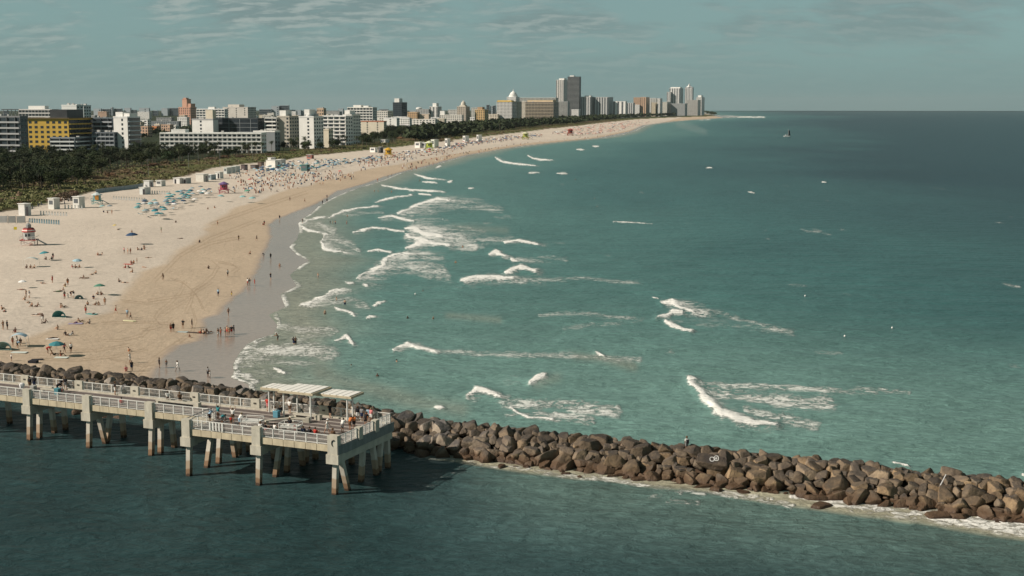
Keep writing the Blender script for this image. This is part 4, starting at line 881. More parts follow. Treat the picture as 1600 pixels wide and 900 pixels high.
mer = bpy.data.meshes.new('rubble'); bmj.to_mesh(mer); bmj.free(); mer.materials.clear(); mer.materials.append(ROCK)
o = link('rubble', mer); o.color = (1.0, .93, .84, 1); tag(o, 'remaining boulders packed along both flanks of the breakwater', 'rubble', kind='stuff')
cr_ = core.build('rubble_core', ROCK); cr_.color = (.35, .32, .3, 1); tag(cr_, 'broken stone between the boulders, coloured dark to deepen the shaded gaps', 'rubble', kind='stuff')  # core colour darkened to paint in shade between the boulders
# loose stones standing out of the shallows
for (px, py, sz) in [(784, 729, .55), (1000, 749, .7), (1282, 791, .9), (1466, 807, 1.0), (1008, 745, .4), (884, 741, .4), (905, 746, .3)]:
    x, y = P(px, py, 0); o = link('loose_stone', RR.choice(RK), loc=(float(x), float(y), .05)); o.scale = (sz * 1.3, sz, sz * .5); o.rotation_euler = (0, 0, RR.uniform(0, 6)); o.color = (.8, .5, .4, 1)
    tag(o, f'wet brown stone awash at the channel foot of the breakwater', 'stone', 'stones awash at the foot of the breakwater')
x, y = P(1585, 808, .3); o = link('rock_ledge', RK[3], loc=(float(x) + 1, float(y), .0)); o.scale = (3.4, 1.6, .8); o.rotation_euler = (0, 0, -.4); o.color = (.8, .5, .4, 1); tag(o, 'flat pitted brown ledge washed by foam at the far right', 'rock ledge')
x, y = P(1463, 772, 1.2); bm_ = MB().tube((-.6, 0, -1.2), (1.1, .5, 2.0), .07, .05, 6).build('metal_pole', new_mat('bleached_pole', (.55, .55, .55), .6), loc=(float(x), float(y), 1.2)); tag(bm_, 'thin pale pole leaning out of the boulders above the foam', 'pole')
if GRAF is None: GRAF = min([c for c in ALL if c.name.startswith('boulder')], key=lambda o_: (o_.location.x - 22) ** 2 + (o_.location.y - 146) ** 2)

# ------------------------------------------------------------------ the fishing pier
def concrete(name, c, algae=False):
    m = bpy.data.materials.new(name); m.use_nodes = True; nt = m.node_tree; N = nt.nodes; L = nt.links; b = N['Principled BSDF']; b.inputs['Roughness'].default_value = .85; b.inputs['Specular IOR Level'].default_value = .2
    g = N.new('ShaderNodeNewGeometry'); n = N.new('ShaderNodeTexNoise'); n.inputs['Scale'].default_value = 1.4; n.inputs['Detail'].default_value = 8; n.inputs['Roughness'].default_value = .7
    mp = N.new('ShaderNodeMapping'); mp.inputs['Scale'].default_value = (1, 1, .45); L.new(g.outputs['Position'], mp.inputs[0]); L.new(mp.outputs[0], n.inputs[0])
    r = N.new('ShaderNodeMapRange'); r.inputs[1].default_value = .3; r.inputs[2].default_value = .7; L.new(n.outputs[0], r.inputs[0])
    x = N.new('ShaderNodeMix'); x.data_type = 'RGBA'; x.inputs[6].default_value = (*c, 1); x.inputs[7].default_value = (*[v * .64 for v in c], 1); L.new(r.outputs[0], x.inputs[0]); last = x.outputs[2]
    if algae:
        s = N.new('ShaderNodeSeparateXYZ'); L.new(g.outputs['Position'], s.inputs[0]); a = N.new('ShaderNodeMath'); a.operation = 'MULTIPLY_ADD'; a.inputs[1].default_value = .9; L.new(n.outputs[0], a.inputs[0]); L.new(s.outputs[2], a.inputs[2])
        for lo, hi, cc in ((2.35, 2.2, (.36, .28, .20)), (1.35, 1.2, (.22, .14, .085)), (.75, .6, (.07, .045, .03))):
            q = N.new('ShaderNodeMapRange'); q.inputs[1].default_value = lo; q.inputs[2].default_value = hi; L.new(a.outputs[0], q.inputs[0])
            y = N.new('ShaderNodeMix'); y.data_type = 'RGBA'; L.new(q.outputs[0], y.inputs[0]); L.new(last, y.inputs[6]); y.inputs[7].default_value = (*cc, 1); last = y.outputs[2]
    L.new(last, b.inputs['Base Color']); return m
CONC = concrete('pale_concrete', (.56, .53, .44)); PILE = concrete('pile_concrete', (.60, .56, .48), True); FASC = concrete('sand_coloured_concrete', (.56, .49, .35)); DECKC = concrete('deck_concrete', (.42, .38, .34))
PLANK = new_mat('weathered_planks', (.15, .125, .115), .8, .2, .35, 2.5); RAILW = new_mat('white_railing_paint', (.68, .68, .64), .5, .3, .08, 1.); STEEL = new_mat('grey_steel', (.25, .25, .25), .4, .5, .2, 1.); PLAQ = new_mat('bronze_plaque', (.06, .055, .045), .5, .5, .2, 4.)
DZ = 5.5
pier = empty('fishing_pier', (PO[0], PO[1], 0), PANG); tag(pier, 'long concrete fishing pier on battered piles with white railings and a wide end', 'pier')
MB().box(-92, -19, 5.4, 12.1, DZ - .45, DZ).build('deck', DECKC, pier); MB().box(-18.995, .9, 0, 12.1, DZ - .45, DZ).build('deck', DECKC, pier)
for t_ in np.arange(.9, 11.2, 1.5):
    MB().box(-92 if t_ > 5.2 else -18.4, .2, t_, t_ + .98, DZ, DZ + .02).build('plank_strip', PLANK, pier)
def rail_run(x0, x1, t, n, along='s', mesh_=True):
    f = MB(); pk = MB(); L_ = (x1 - x0); st = L_ / n
    bx = (lambda a, b, h, z0, z1: f.box(a, b, t - h, t + h, z0, z1)) if along == 's' else (lambda a, b, h, z0, z1: f.box(t - h, t + h, a, b, z0, z1))
    bx(x0, x1, .035, DZ + 1.08, DZ + 1.15); bx(x0, x1, .025, DZ + .12, DZ + .17)
    for i in range(n + 1):
        a = x0 + i * st; bx(a - .05, a + .05, .05, DZ - .0, DZ + 1.075)
    k = int(L_ / .13)
    for i in range(k):
        a = x0 + (i + .5) * L_ / k
        if along == 's': pk.box(a - .008, a + .008, t - .008, t + .008, DZ + .17, DZ + 1.08)
        else: pk.box(t - .012, t + .012, a - .012, a + .012, DZ + .17, DZ + 1.08)
    for z in (DZ + .6,):
        if along == 's': pk.box(x0, x1, t + .014, t + .03, z - .012, z + .012)
        else: pk.box(t + .014, t + .03, x0, x1, z - .012, z + .012)
    o_ = f.build('railing', RAILW, pier); pk.build('picket_panel', RAILW, o_)
def fascia(x0, x1, t, n):
    st = (x1 - x0) / n
    for i in range(n): MB().box(x0 + i * st + .03, x0 + (i + 1) * st - .03, t - .14, t, DZ - .66, DZ + .04).build('fascia_panel', FASC, pier)
def colblock(s, t, w=.55, plaque=False, deep=True):
    MB().box(s - w, s + w, t - .4, t + .35, DZ - .9, DZ + 1.2).build('rail_pillar', CONC, pier)
    if deep: MB().box(s - w - .16, s + w + .14, t - .5, t + .9, DZ - 1.95, DZ - .902).build('cap_block', CONC, pier)
    if plaque: MB().box(s - .17, s + .17, t - .45, t - .395, DZ + .55, DZ + .75).build('plaque', PLAQ, pier)
wide = [0.35, -9.5, -19.0]; narrow = [-28.5, -38., -47.5, -57., -66.5, -76.]
rail_run(-8.9, -.35, .05, 6); rail_run(-18.4, -10.1, .05, 6); fascia(-8.9, -.35, 0, 6); fascia(-18.4, -10.1, 0, 6)
for a, b in zip([-19.2] + narrow[:-1], narrow): rail_run(b + .6, a - (.6 if a != -19.2 else .2), 5.45, 6); fascia(b + .6, a - (.6 if a != -19.2 else .1), 5.4, 6)
rail_run(.2, 5.2, -18.9, 3, 't')
for s in wide: colblock(s, .05, .62 if s > 0 else .55)
for s in narrow: colblock(s, 5.42)
for a, b in [(.4, 4.0), (4.9, 7.7), (8.6, 11.7)]: rail_run(a, b, .85, 3, 't')
MB().box(.9, 1.05, -.3, 12.3, DZ - 1.0, DZ + .05).build('end_fascia', concrete('shaded_concrete', (.26, .27, .26)), pier);  # end face concrete coloured darker to carry its shade
for t_ in (4.45, 8.15): MB().box(.55, 1.2, t_ - .4, t_ + .4, DZ - .2, DZ + 1.2).build('rail_pillar', CONC, pier)
fp = [-8.1, -17.8, -26.8, -36., -45., -54., -63., -72.]
prev = .7
for s in fp:
    rail_run(s + .65, prev, 11.9, max(3, int((prev - s) / 1.5))); MB().box(s - .62, s + .62, 11.72, 12.1, DZ, DZ + 1.22).build('rail_pillar', CONC, pier); MB().box(s - .18, s + .18, 11.67, 11.725, DZ + .6, DZ + .78).build('plaque', PLAQ, pier); prev = s - .65
MB().box(-92, .5, 11.3, 11.62, DZ, DZ + .16).build('kerb', CONC, pier)
def pile(s, t, ds, dt):
    m = MB(); w = .27; n = 0
    a = [(s + ds * k + x * w, t + dt * k + y * w, z) for k, z in ((0, DZ - 1.9), (1, -3.)) for x, y in ((-1, -1), (1, -1), (1, 1), (-1, 1))]
    m.v = a; m.f = [(0, 1, 5, 4), (1, 2, 6, 5), (2, 3, 7, 6), (3, 0, 4, 7), (0, 3, 2, 1), (4, 5, 6, 7)]; m.build('pile', PILE, pier)
for i, s in enumerate(wide): 
    MB().box(s - .5, s + .5, .96, 12.2, DZ - 1.9, DZ - .9 + .44).build('cross_beam', CONC, pier)
    for t_, dt, ds in ((.3, -.1, -.25), (1.4 if i == 0 else 4.4, 1.6 if i == 0 else -1.0, .5 if i == 0 else -.6), (6.2, -.6, -.2), (8.4, .9, .3), (10.4, -.8, -.3), (11.8, .3, 0)): pile(s, t_, ds, dt)
for i, s in enumerate(narrow):
    MB().box(s - .5, s + .5, 6.33, 12.2, DZ - 1.9, DZ - .9 + .44).build('cross_beam', CONC, pier)
    for t_, dt, ds in ((5.6, -.1, -.35), (7.3, 1.5 if i % 2 else -.8, .3), (9.4, -1.1 if i % 2 else 1.0, -.3), (11.6, .4, 0)): pile(s, t_, ds, dt)
for s in (-4.5, -14.): pile(s, 9.5, 0, .8); pile(s, 11.6, .2, .3)
g_ = MB()
for t_ in (1.2, 4.5, 8., 11.2): g_.box(-18.9, .7, t_ - .25, t_ + .25, DZ - .89, DZ - .45)
for t_ in (6., 8.5, 11.2): g_.box(-92, -19.1, t_ - .25, t_ + .25, DZ - .89, DZ - .45)
g_.build('girder', CONC, pier)
# curled relief on the corner pillar, the slanting handrail of the step and the white rod holders
m = MB(); pr = None
for i in range(15):
    a = i / 14 * 4.6 + .4; r_ = .30 - .010 * i; p = (.42 + r_ * math.cos(a) * .62, -.40, DZ + .35 + .36 * (1 - i / 8) * .7 + r_ * math.sin(a) * .8)
    if pr: m.tube(pr, p, .075 - .003 * i, .07 - .003 * i, 6)
    pr = p
m.build('sea_creature_relief', PLAQ, pier)
MB().tube((-19.3, .2, DZ + 1.15), (-18.6, 3.6, DZ + 1.65), .05).tube((-18.6, 3.6, DZ + 1.65), (-16.6, 3.9, DZ + 1.1), .05).tube((-18.6, 3.6, DZ), (-18.6, 3.6, DZ + 1.65), .05).tube((-16.6, 3.9, DZ), (-16.6, 3.9, DZ + 1.1), .05).build('handrail', STEEL, pier)
for i in range(5): MB().box(-15.9 + i * .42, -15.72 + i * .42, -.12, -.03, DZ + .25, DZ + 1.12).build('rod_holder', RAILW, pier)
def onpier(s, t, z=0.): p = ST(s, t); return (p[0], p[1], DZ + z)
# shelter
sh = empty('shelter', onpier(0, 0), PANG); tag(sh, 'open shelter with three offset white slatted roofs on white posts', 'shelter')
for s, t, zz in [(-15.2, 10.9, 2.75), (-14.9, 12.1 - .6, 2.75), (-12.2, 9.5, 2.95), (-11.6, 11.5, 2.9), (-8.3, 9.2, 2.95), (-4.2, 10.6, 2.75), (-4.0, 11.5, 2.75)]: MB().tube((s, t, 0), (s, t, zz), .10, .10, 8).build('post', RAILW, sh)
for s0, s1, t0, t1, z in [(-16.2, -12.2, 10.6, 13.2, 2.76), (-12.7, -7.9, 9.0, 13.3, 3.0), (-8.3, -3.5, 10.3, 13.3, 2.74)]:
    fr = MB().box(s0, s1, t0, t0 + .12, z, z + .26).box(s0, s1, t1 - .12, t1, z, z + .26).box(s0, s0 + .12, t0 + .12, t1 - .12, z, z + .26).box(s1 - .12, s1, t0 + .12, t1 - .12, z, z + .26).build('roof_frame', FASC, sh)
    n = 5; w = (s1 - s0 - .3) / n; sl = MB()
    for i in range(n): sl.box(s0 + .15 + i * w, s0 + .15 + (i + 1) * w - .13, t0 + .10, t1 - .10, z + .265, z + .32)
    sl.build('roof_slats', new_mat('white_roof', (.78, .77, .72), .6, .2, .05, 1.), sh)
    MB().box(s0 + .13, s1 - .13, t0 + .13, t1 - .13, z + .12, z + .22).build('ceiling', CONC, sh)
def bench(s, t, L_, label, rz=0., back=False):
    e = empty('concrete_bench', onpier(s, t), PANG + rz); tag(e, label, 'bench', 'concrete benches on the pier')
    MB().box(-L_ / 2, L_ / 2, -.28, .28, .36, .48).build('seat', CONC, e)
    for x in (-L_ / 2 + .2, L_ / 2 - .2): MB().box(x - .16, x + .16, -.24, .24, 0, .358).build('leg', CONC, e)
    MB().box(L_ / 2 + .01, L_ / 2 + .45, -.32, .32, 0, .62).build('end_block', CONC, e)
bench(-27.8, 9.6, 6.0, 'long concrete bench on the narrow deck with a person slumped on it'); bench(-47.2, 9.1, 3.0, 'short concrete bench near the left end of the visible pier')
bench(-9.4, 9.9, 3.2, 'concrete bench in the shade under the shelter roof'); bench(-11.2, 6.6, 3.0, 'concrete bench set askew between the two white cage tables', .9); bench(-9.2, 8.0, 1.8, 'small concrete bench beside the short bench under the shelter', .2)
for s, t, lb in ((-12.6, 3.6, 'white framed cage table on the wide deck, the left one'), (-7.2, 3.2, 'white framed cage table on the wide deck, the right one')):
    e = empty('cage_table', onpier(s, t), PANG + .15); tag(e, lb, 'table'); f = MB()
    for x in (-1.1, 1.1):
        for y in (-.75, .75): f.tube((x, y, 0), (x, y, 1.25), .045)
    for z in (.25, .75, 1.22):
        for y in (-.75, .75): f.tube((-1.1, y, z), (1.1, y, z), .035)
        for x in (-1.1, 1.1): f.tube((x, -.75, z), (x, .75, z), .035)
    f.build('frame', RAILW, e); MB().box(-1.05, 1.05, -.7, .7, .80, .88).build('table_top', RAILW, e)
    w_ = MB()
    for i in range(16): w_.box(-1.05 + i * .14, -1.03 + i * .14, -.76, -.74, .25, 1.2)
    w_.build('wire_side', RAILW, e)
for s, t, c, lb in ((-49.6, 8.6, (.30, .30, .28), 'grey bin beside the short bench'), (-45.6, 8.6, (.06, .20, .24), 'teal cool box on the deck near the standing pair'), (-12.9, 9.0, (.10, .28, .36), 'blue lidded bin at the foot of a shelter post')):
    e = empty('bin', onpier(s, t), PANG); tag(e, lb, 'bin'); col(MB().box(-.32, .32, -.3, .3, 0, .72).build('body', PAINT, e), c); col(MB().box(-.35, .35, -.33, .33, .722, .82).build('lid', PAINT, e), tuple(v * 1.3 for v in c))

# ------------------------------------------------------------------ people
def capsule(bm, a, ra, b, rb):
    a = Vector(a); b = Vector(b); pts = []
    for c, r in ((a, ra), (b, rb)):
        for k in range(5):
            ph = (-.5 + k / 4) * math.pi
            for j in range(8): th = j * math.pi / 4; pts.append(c + Vector((r * math.cos(ph) * math.cos(th), r * math.cos(ph) * math.sin(th), r * math.sin(ph))))
    vs = [bm.verts.new(p) for p in pts]; res = bmesh.ops.convex_hull(bm, input=vs)
    bad = [g for g in res['geom_interior'] + res['geom_unused'] if isinstance(g, bmesh.types.BMVert)]
    if bad: bmesh.ops.delete(bm, geom=list(set(bad)), context='VERTS')
def fuse(name, caps, vox, mtl, smooth_it=2):
    bm = bmesh.new()
    for c in caps: capsule(bm, *c)
    me = bpy.data.meshes.new(name + '_raw'); bm.to_mesh(me); bm.free(); o = bpy.data.objects.new('tmp', me); COL.objects.link(o)
    r = o.modifiers.new('r', 'REMESH'); r.mode = 'VOXEL'; r.voxel_size = vox; s = o.modifiers.new('s', 'SMOOTH'); s.iterations = smooth_it; s.factor = .5
    dg = bpy.context.evaluated_depsgraph_get(); out = bpy.data.meshes.new_from_object(o.evaluated_get(dg)); out.name = name
    bpy.data.objects.remove(o); bpy.data.meshes.remove(me); out.materials.clear(); out.materials.append(mtl)
    out.polygons.foreach_set('use_smooth', [True] * len(out.polygons)); return out
def V(*a): return Vector(a)
def figure(J):
    """J: joints of one pose; returns capsules of the body and of its clothes."""
    pv, ch, nk, hd = J['pelvis'], J['chest'], J['neck'], J['head']; up = (ch - pv).normalized(); rt = J.get('right', V(1, 0, 0)); fw = J.get('face', V(0, 1, 0)); hup = J.get('hup', V(0, 0, 1))
    b = [(pv - rt * .07, .115, pv + rt * .07, .115), (pv, .125, (pv + ch) / 2, .115), ((pv + ch) / 2 - rt * .04, .115, ch - rt * .07, .12), ((pv + ch) / 2 + rt * .04, .115, ch + rt * .07, .12), (ch, .11, nk, .06), (nk - up * .05, .058, hd, .062)]
    b += [(hd - hup * .03, .086, hd + hup * .055, .094), (hd + fw * .075 - hup * .045, .034, hd + fw * .05 - hup * .07, .045), (hd + fw * .10 + hup * .012, .014, hd + fw * .112 - hup * .025, .02)]
    for q in (-1, 1): b.append((hd + rt * q * .092 + hup * .015, .02, hd + rt * q * .092 - hup * .02, .018))
    top = [((pv + ch) / 2 - rt * .04 - up * .08, .14, ch - rt * .08, .14), ((pv + ch) / 2 + rt * .04 - up * .08, .14, ch + rt * .08, .14), (ch + up * .02, .13, nk - up * .06, .09)]
    bot = [(pv - rt * .07 + up * .03, .14, pv + rt * .07 + up * .03, .14)]
    swim = [(pv - rt * .06, .132, pv + rt * .06, .132)]
    for q, sfx in ((-1, 'L'), (1, 'R')):
        sh, el, wr, hp, kn, an, toe = J['sh' + sfx], J['el' + sfx], J['wr' + sfx], J['hp' + sfx], J['kn' + sfx], J['an' + sfx], J['toe' + sfx]
        b += [(nk - up * .07, .06, sh, .066), (sh, .06, el, .044), (el, .043, wr, .030)]
        d = (wr - el).normalized(); hs = rt * q if abs(d.dot(rt)) < .8 else fw; hand = wr + d * .075; side = d.cross(hs).normalized()
        b.append((wr, .03, hand, .036))
        for i in range(4): st = hand + side * (.026 * (1.5 - i) * .95) + d * .02; ln = (.055, .068, .062, .048)[i]; b.append((st, .0135, st + d * ln * .6 - hs * .004, .0125)); b.append((st + d * ln * .6 - hs * .004, .0125, st + d * ln - hs * .028, .011))
        b.append((wr + side * .03 + d * .02, .015, wr + side * .062 + d * .065, .0125))
        b += [(hp, .095, kn, .062), (kn, .060, an, .040), (an, .042, an + (toe - an) * .3, .04), (an + (toe - an) * .2, .040, toe, .028)]
        top.append((nk - up * .08, .075, sh, .085)); top.append((sh, .082, sh + (el - sh) * .6, .068)); bot.append((hp + up * .02, .118, hp + (kn - hp) * .62, .10))
    hair = [(hd + hup * .035 - fw * .02, .104, hd + hup * .055 - fw * .025, .10), (hd - fw * .055 - hup * .03, .075, hd - fw * .04 + hup * .03, .09)]
    return b, top, bot, swim, hair
def J_stand(arms='down', lean=0., step=0.):
    J = dict(pelvis=V(0, -lean * .25, .93), chest=V(0, lean * .35, 1.30 - lean * .1), neck=V(0, .0 + lean * .5, 1.46 - lean * .15), head=V(0, .03 + lean * .65, 1.60 - lean * .22))
    for q, s in ((-1, 'L'), (1, 'R')):
        c = J['neck']; J['sh' + s] = V(q * .18, c.y, c.z - .06); J['hp' + s] = V(q * .09, J['pelvis'].y, .90); k = q * step
        J['kn' + s] = V(q * .10, .03 + k * .22, .49); J['an' + s] = V(q * .105, -.02 + k * .34, .08 + (.05 if k < 0 else 0)); J['toe' + s] = V(q * .12, .14 + k * .34, .035)
        if arms == 'down': J['el' + s] = J['sh' + s] + V(q * .07, -.03 - k * .12, -.27); J['wr' + s] = J['el' + s] + V(-q * .01, .09 - k * .15, -.23)
        if arms == 'front': J['el' + s] = J['sh' + s] + V(q * .05, .13, -.24); J['wr' + s] = J['el' + s] + V(-q * .06, .24, .04)
        if arms == 'up': J['el' + s] = J['sh' + s] + V(q * .14, .05, .20); J['wr' + s] = J['el' + s] + V(-q * .05, .05, .24)
        if arms == 'hips': J['el' + s] = J['sh' + s] + V(q * .18, -.08, -.20); J['wr' + s] = J['el' + s] + V(-q * .18, .12, -.12)
    return J
def J_bend():
    J = dict(pelvis=V(0, -.18, .88), chest=V(0, .18, 1.05), neck=V(0, .36, 1.08), head=V(0, .52, 1.06), hup=V(0, .7, .7), face=V(0, .7, -.7))
    for q, s in ((-1, 'L'), (1, 'R')):
        J['sh' + s] = V(q * .18, .30, 1.04); J['el' + s] = V(q * .2, .36, .78); J['wr' + s] = V(q * .14, .45, .55); J['hp' + s] = V(q * .09, -.16, .86); J['kn' + s] = V(q * .10, .02, .47); J['an' + s] = V(q * .1, -.04, .08); J['toe' + s] = V(q * .12, .12, .035)
    return J
def J_sit(ground=True):
    z = .12 if ground else .52
    J = dict(pelvis=V(0, 0, z), chest=V(0, -.06 if ground else .0, z + .36), neck=V(0, -.05, z + .53), head=V(0, .0, z + .68))
    for q, s in ((-1, 'L'), (1, 'R')):
        J['sh' + s] = V(q * .18, -.05, z + .47); J['hp' + s] = V(q * .1, .04, z); 
        if ground: J['el' + s] = V(q * .26, .14, z + .24); J['wr' + s] = V(q * .15, .36, z + .26); J['kn' + s] = V(q * .14, .40, .42); J['an' + s] = V(q * .13, .64, .08); J['toe' + s] = V(q * .15, .80, .04)
        else: J['el' + s] = V(q * .24, .08, z + .22); J['wr' + s] = V(q * .13, .30, z + .12); J['kn' + s] = V(q * .12, .46, z - .01); J['an' + s] = V(q * .13, .44, .08); J['toe' + s] = V(q * .14, .60, .035)
    return J
def J_lean():
    J = dict(pelvis=V(0, 0, .12), chest=V(0, -.22, .42), neck=V(0, -.30, .56), head=V(0, -.30, .71))
    for q, s in ((-1, 'L'), (1, 'R')):
        J['sh' + s] = V(q * .18, -.28, .51); J['el' + s] = V(q * .24, -.46, .28); J['wr' + s] = V(q * .26, -.52, .05); J['hp' + s] = V(q * .09, .05, .12); J['kn' + s] = V(q * .12, .46, .15 + (.18 if q > 0 else 0)); J['an' + s] = V(q * .12, .86 - (.15 if q > 0 else 0), .08); J['toe' + s] = V(q * .14, .95 - (.15 if q > 0 else 0), .14)
    return J
def J_lie():
    J = dict(pelvis=V(0, 0, .13), chest=V(0, -.38, .14), neck=V(0, -.54, .14), head=V(0, -.69, .14), face=V(0, 0, 1), hup=V(0, -1, 0))
    for q, s in ((-1, 'L'), (1, 'R')):
        J['sh' + s] = V(q * .18, -.48, .12); J['el' + s] = V(q * .34, -.30, .07); J['wr' + s] = V(q * .30, -.06, .06); J['hp' + s] = V(q * .09, .05, .12); J['kn' + s] = V(q * .12, .46, .14); J['an' + s] = V(q * .13, .86, .08); J['toe' + s] = V(q * .18, .93, .16)
    return J
POSES = {'stand': J_stand(), 'hips': J_stand('hips'), 'walk': J_stand('down', .1, .9), 'front': J_stand('front', .35), 'up': J_stand('up'), 'bend': J_bend(), 'sit': J_sit(), 'bench': J_sit(False), 'lean': J_lean(), 'lie': J_lie()}
FIG = {}
for k, J in POSES.items():
    b, top, bot, swim, hair = figure(J); FIG[k] = (fuse('person', b, .0125, SKIN, 1), fuse('shirt', top, .022, CLOTH), fuse('shorts', bot, .022, CLOTH), fuse('swimwear', swim, .02, CLOTH), fuse('hair', hair, .016, CLOTH))
CW = {'red': (.42, .04, .03), 'white': (.75, .74, .70), 'black': (.018, .018, .022), 'navy': (.02, .035, .09), 'teal': (.03, .20, .22), 'pink': (.60, .22, .22), 'grey': (.22, .22, .22), 'orange': (.55, .17, .05), 'pale blue': (.33, .47, .58), 'green': (.06, .18, .07), 'yellow': (.60, .47, .08), 'brown': (.14, .08, .045), 'purple': (.18, .08, .22)}
SK = [(.42, .24, .15), (.34, .19, .12), (.22, .12, .075), (.50, .32, .22), (.12, .065, .045)]; HR = [(.02, .014, .01), (.05, .03, .015), (.12, .075, .03), (.22, .17, .09)]
PR = random.Random(5); NPEOPLE = 0
PHR = {'stand': 'standing', 'hips': 'standing hands on hips', 'walk': 'walking', 'front': 'leaning forward', 'up': 'raising both arms', 'bend': 'bending over', 'sit': 'sitting', 'bench': 'seated', 'lean': 'reclining', 'lie': 'lying down'}
def person(px, py, pose, top=None, bot='black', place='on the sand', z=None, rz=None, size=1., hat=None, loc=None, group=None, skin=None):
    """top None: bare chested or in swimwear; bot None: a swimsuit in the colour of top"""
    global NPEOPLE
    NPEOPLE += 1
    if loc is None: loc = at(px, py, z)
    body, sh_, so_, sw_, hr_ = FIG[pose]; o = link('person', body, loc=loc, rz=PR.uniform(0, 6.28) if rz is None else rz); o.scale = (size,) * 3
    col(o, skin or PR.choice(SK)); wear = f'in {top} top and {bot} shorts' if top and bot else f'in {top} clothes' if top else f'in {bot} swim shorts' 
    age = 'child' if size < .8 else 'person'
    if top and bot and len(f'{age} {wear} {PHR[pose]} {place}'.split()) > 14: wear = f'in {top} top'
    if len(f'{age} {wear} {PHR[pose]} {place}'.split()) > 16: wear = wear.replace('swim shorts', 'swimwear')
    tag(o, f'{age} {wear} {PHR[pose]} {place}', 'person', group)
    if top: col(link('shirt', sh_, parent=o), CW[top]); col(link('shorts', so_, parent=o), CW[bot or top])
    else: col(link('swimwear', so_ if PR.random() < .5 else sw_, parent=o), CW[bot])
    if hat:
        hd = POSES[pose]['head']; h_ = MB().lathe([(.17, .05), (.17, .07), (.10, .08), (.095, .16), (.03, .18)], 12).build('hat', CLOTH, o, loc=tuple(hd)); col(h_, CW[hat])
    col(link('hair', hr_, parent=o), PR.choice(HR)); return o
toright = -math.pi / 2
# on the pier
PP_ = [(54, 608, 'stand', 'black', 'navy', 'pushing a white pram on the pier'), (47, 609, 'stand', 'black', 'brown', 'beside the pram on the pier'), (91, 613, 'bend', 'black', 'black', 'by the cool box on the pier'), (97, 616, 'stand', 'grey', 'pink', 'by the cool box on the pier', .7),
       (103, 606, 'bend', 'black', 'grey', 'by the short bench on the pier'), (110, 607, 'stand', 'black', 'grey', 'right of the short bench on the pier'), (184, 616, 'stand', 'black', 'white', 'at the far railing of the narrow deck'), (190, 632, 'sit', 'red', 'brown', 'behind the front railing of the narrow deck'),
       (262, 631, 'bench', 'white', 'brown', 'on the long pier bench', 1, 'b'), (281, 633, 'bench', 'brown', 'black', 'slumped on the long pier bench', 1, 'b'), (328, 660, 'front', 'pale blue', 'black', 'at the step of the wide deck'), (341, 656, 'up', 'teal', 'brown', 'taking a photo on the wide deck'),
       (364, 660, 'up', 'white', 'brown', 'on the wide deck'), (347, 664, 'bend', 'teal', 'grey', 'at the front railing of the wide deck'), (361, 665, 'stand', 'red', 'brown', 'at the front railing left of the cage tables', .65), (375, 667, 'front', 'white', 'pale blue', 'at the front railing left of the cage tables'),
       (407, 671, 'sit', 'white', 'black', 'against the left cage table'), (415, 672, 'sit', 'black', 'pink', 'against the left cage table'), (430, 656, 'bench', 'white', 'black', 'on the askew bench', 1, 'b'), (438, 654, 'bench', 'black', 'grey', 'on the askew bench', 1, 'b'),
       (430, 673, 'sit', 'white', 'grey', 'between the cage tables'), (444, 675, 'sit', 'black', 'black', 'between the cage tables'), (453, 676, 'front', 'black', 'white', 'at the front railing between the cage tables'), (461, 678, 'stand', 'red', 'red', 'at the front railing before the right cage table', .65),
       (474, 678, 'sit', 'navy', 'grey', 'before the right cage table'), (484, 679, 'sit', 'black', 'navy', 'right of the right cage table'), (493, 680, 'sit', 'red', 'grey', 'right of the right cage table'), (511, 678, 'walk', 'white', 'white', 'across the wide deck near its corner'),
       (520, 682, 'sit', 'brown', 'black', 'on the deck at the pier corner'), (535, 676, 'front', 'white', 'grey', 'at the end railing near the pier corner'), (547, 672, 'front', 'orange', 'brown', 'at the end railing of the pier'), (553, 671, 'stand', 'orange', 'black', 'at the end railing of the pier'),
       (571, 666, 'front', 'black', 'black', 'at the middle of the end railing'), (425, 640, 'hips', 'red', 'pink', 'behind the left shelter posts'), (464, 642, 'stand', 'white', 'brown', 'at the far railing behind the shelter'), (523, 650, 'hips', 'black', 'black', 'in the shade of the shelter roof'),
       (565, 655, 'stand', 'black', 'white', 'past the right shelter post'), (573, 655, 'stand', 'grey', 'navy', 'past the right shelter post'), (586, 654, 'front', 'orange', 'orange', 'at the end railing near its far corner'), (600, 649, 'stand', 'pale blue', 'white', 'at the far corner of the pier'), (607, 648, 'stand', 'pink', 'white', 'at the far corner of the pier')]
for q in PP_:
    px, py, pose, a, b, pl = q[:6]; size = q[6] if len(q) > 6 else 1.; x, y = P(px, py - (4 if len(q) > 7 else 0), DZ + .02); x = float(x); y = float(y); s, t = toST(x, y)
    t = max(t, .45 if s > -19 else 5.9); t = min(t, 11.2 if s < -.5 else 11.4); s = min(s, .35); w = ST(s, t)
    hat_ = 'white' if a == 'white' and pose == 'walk' else ('brown' if PR.random() < .2 else None)
    rz = PANG + (math.pi if t < 3 else 0) + PR.uniform(-.6, .6)
    if pose == 'walk': rz = toright
    person(px, py, pose, a, b, pl, loc=(w[0], w[1], DZ + .02), rz=rz, size=size, hat=hat_)
e = empty('pram', onpier(-51.2, 8.3), PANG); tag(e, 'white pram pushed by the dark dressed pair on the pier', 'pram'); col(MB().lathe([(.08, .35), (.30, .5), (.34, .75), (.30, .78)], 10).build('basket', PAINT, e), (.75, .75, .75)); col(MB().lathe([(.36, .78), (.30, 1.0), (.12, 1.1)], 10, 0, .05).build('hood', PAINT, e), (.75, .75, .75))
for x in (-.25, .25):
    for y in (-.25, .3): MB().tube((x - .02, y, .13), (x + .02, y, .13), .13, .13, 12).build('wheel', STEEL, e)
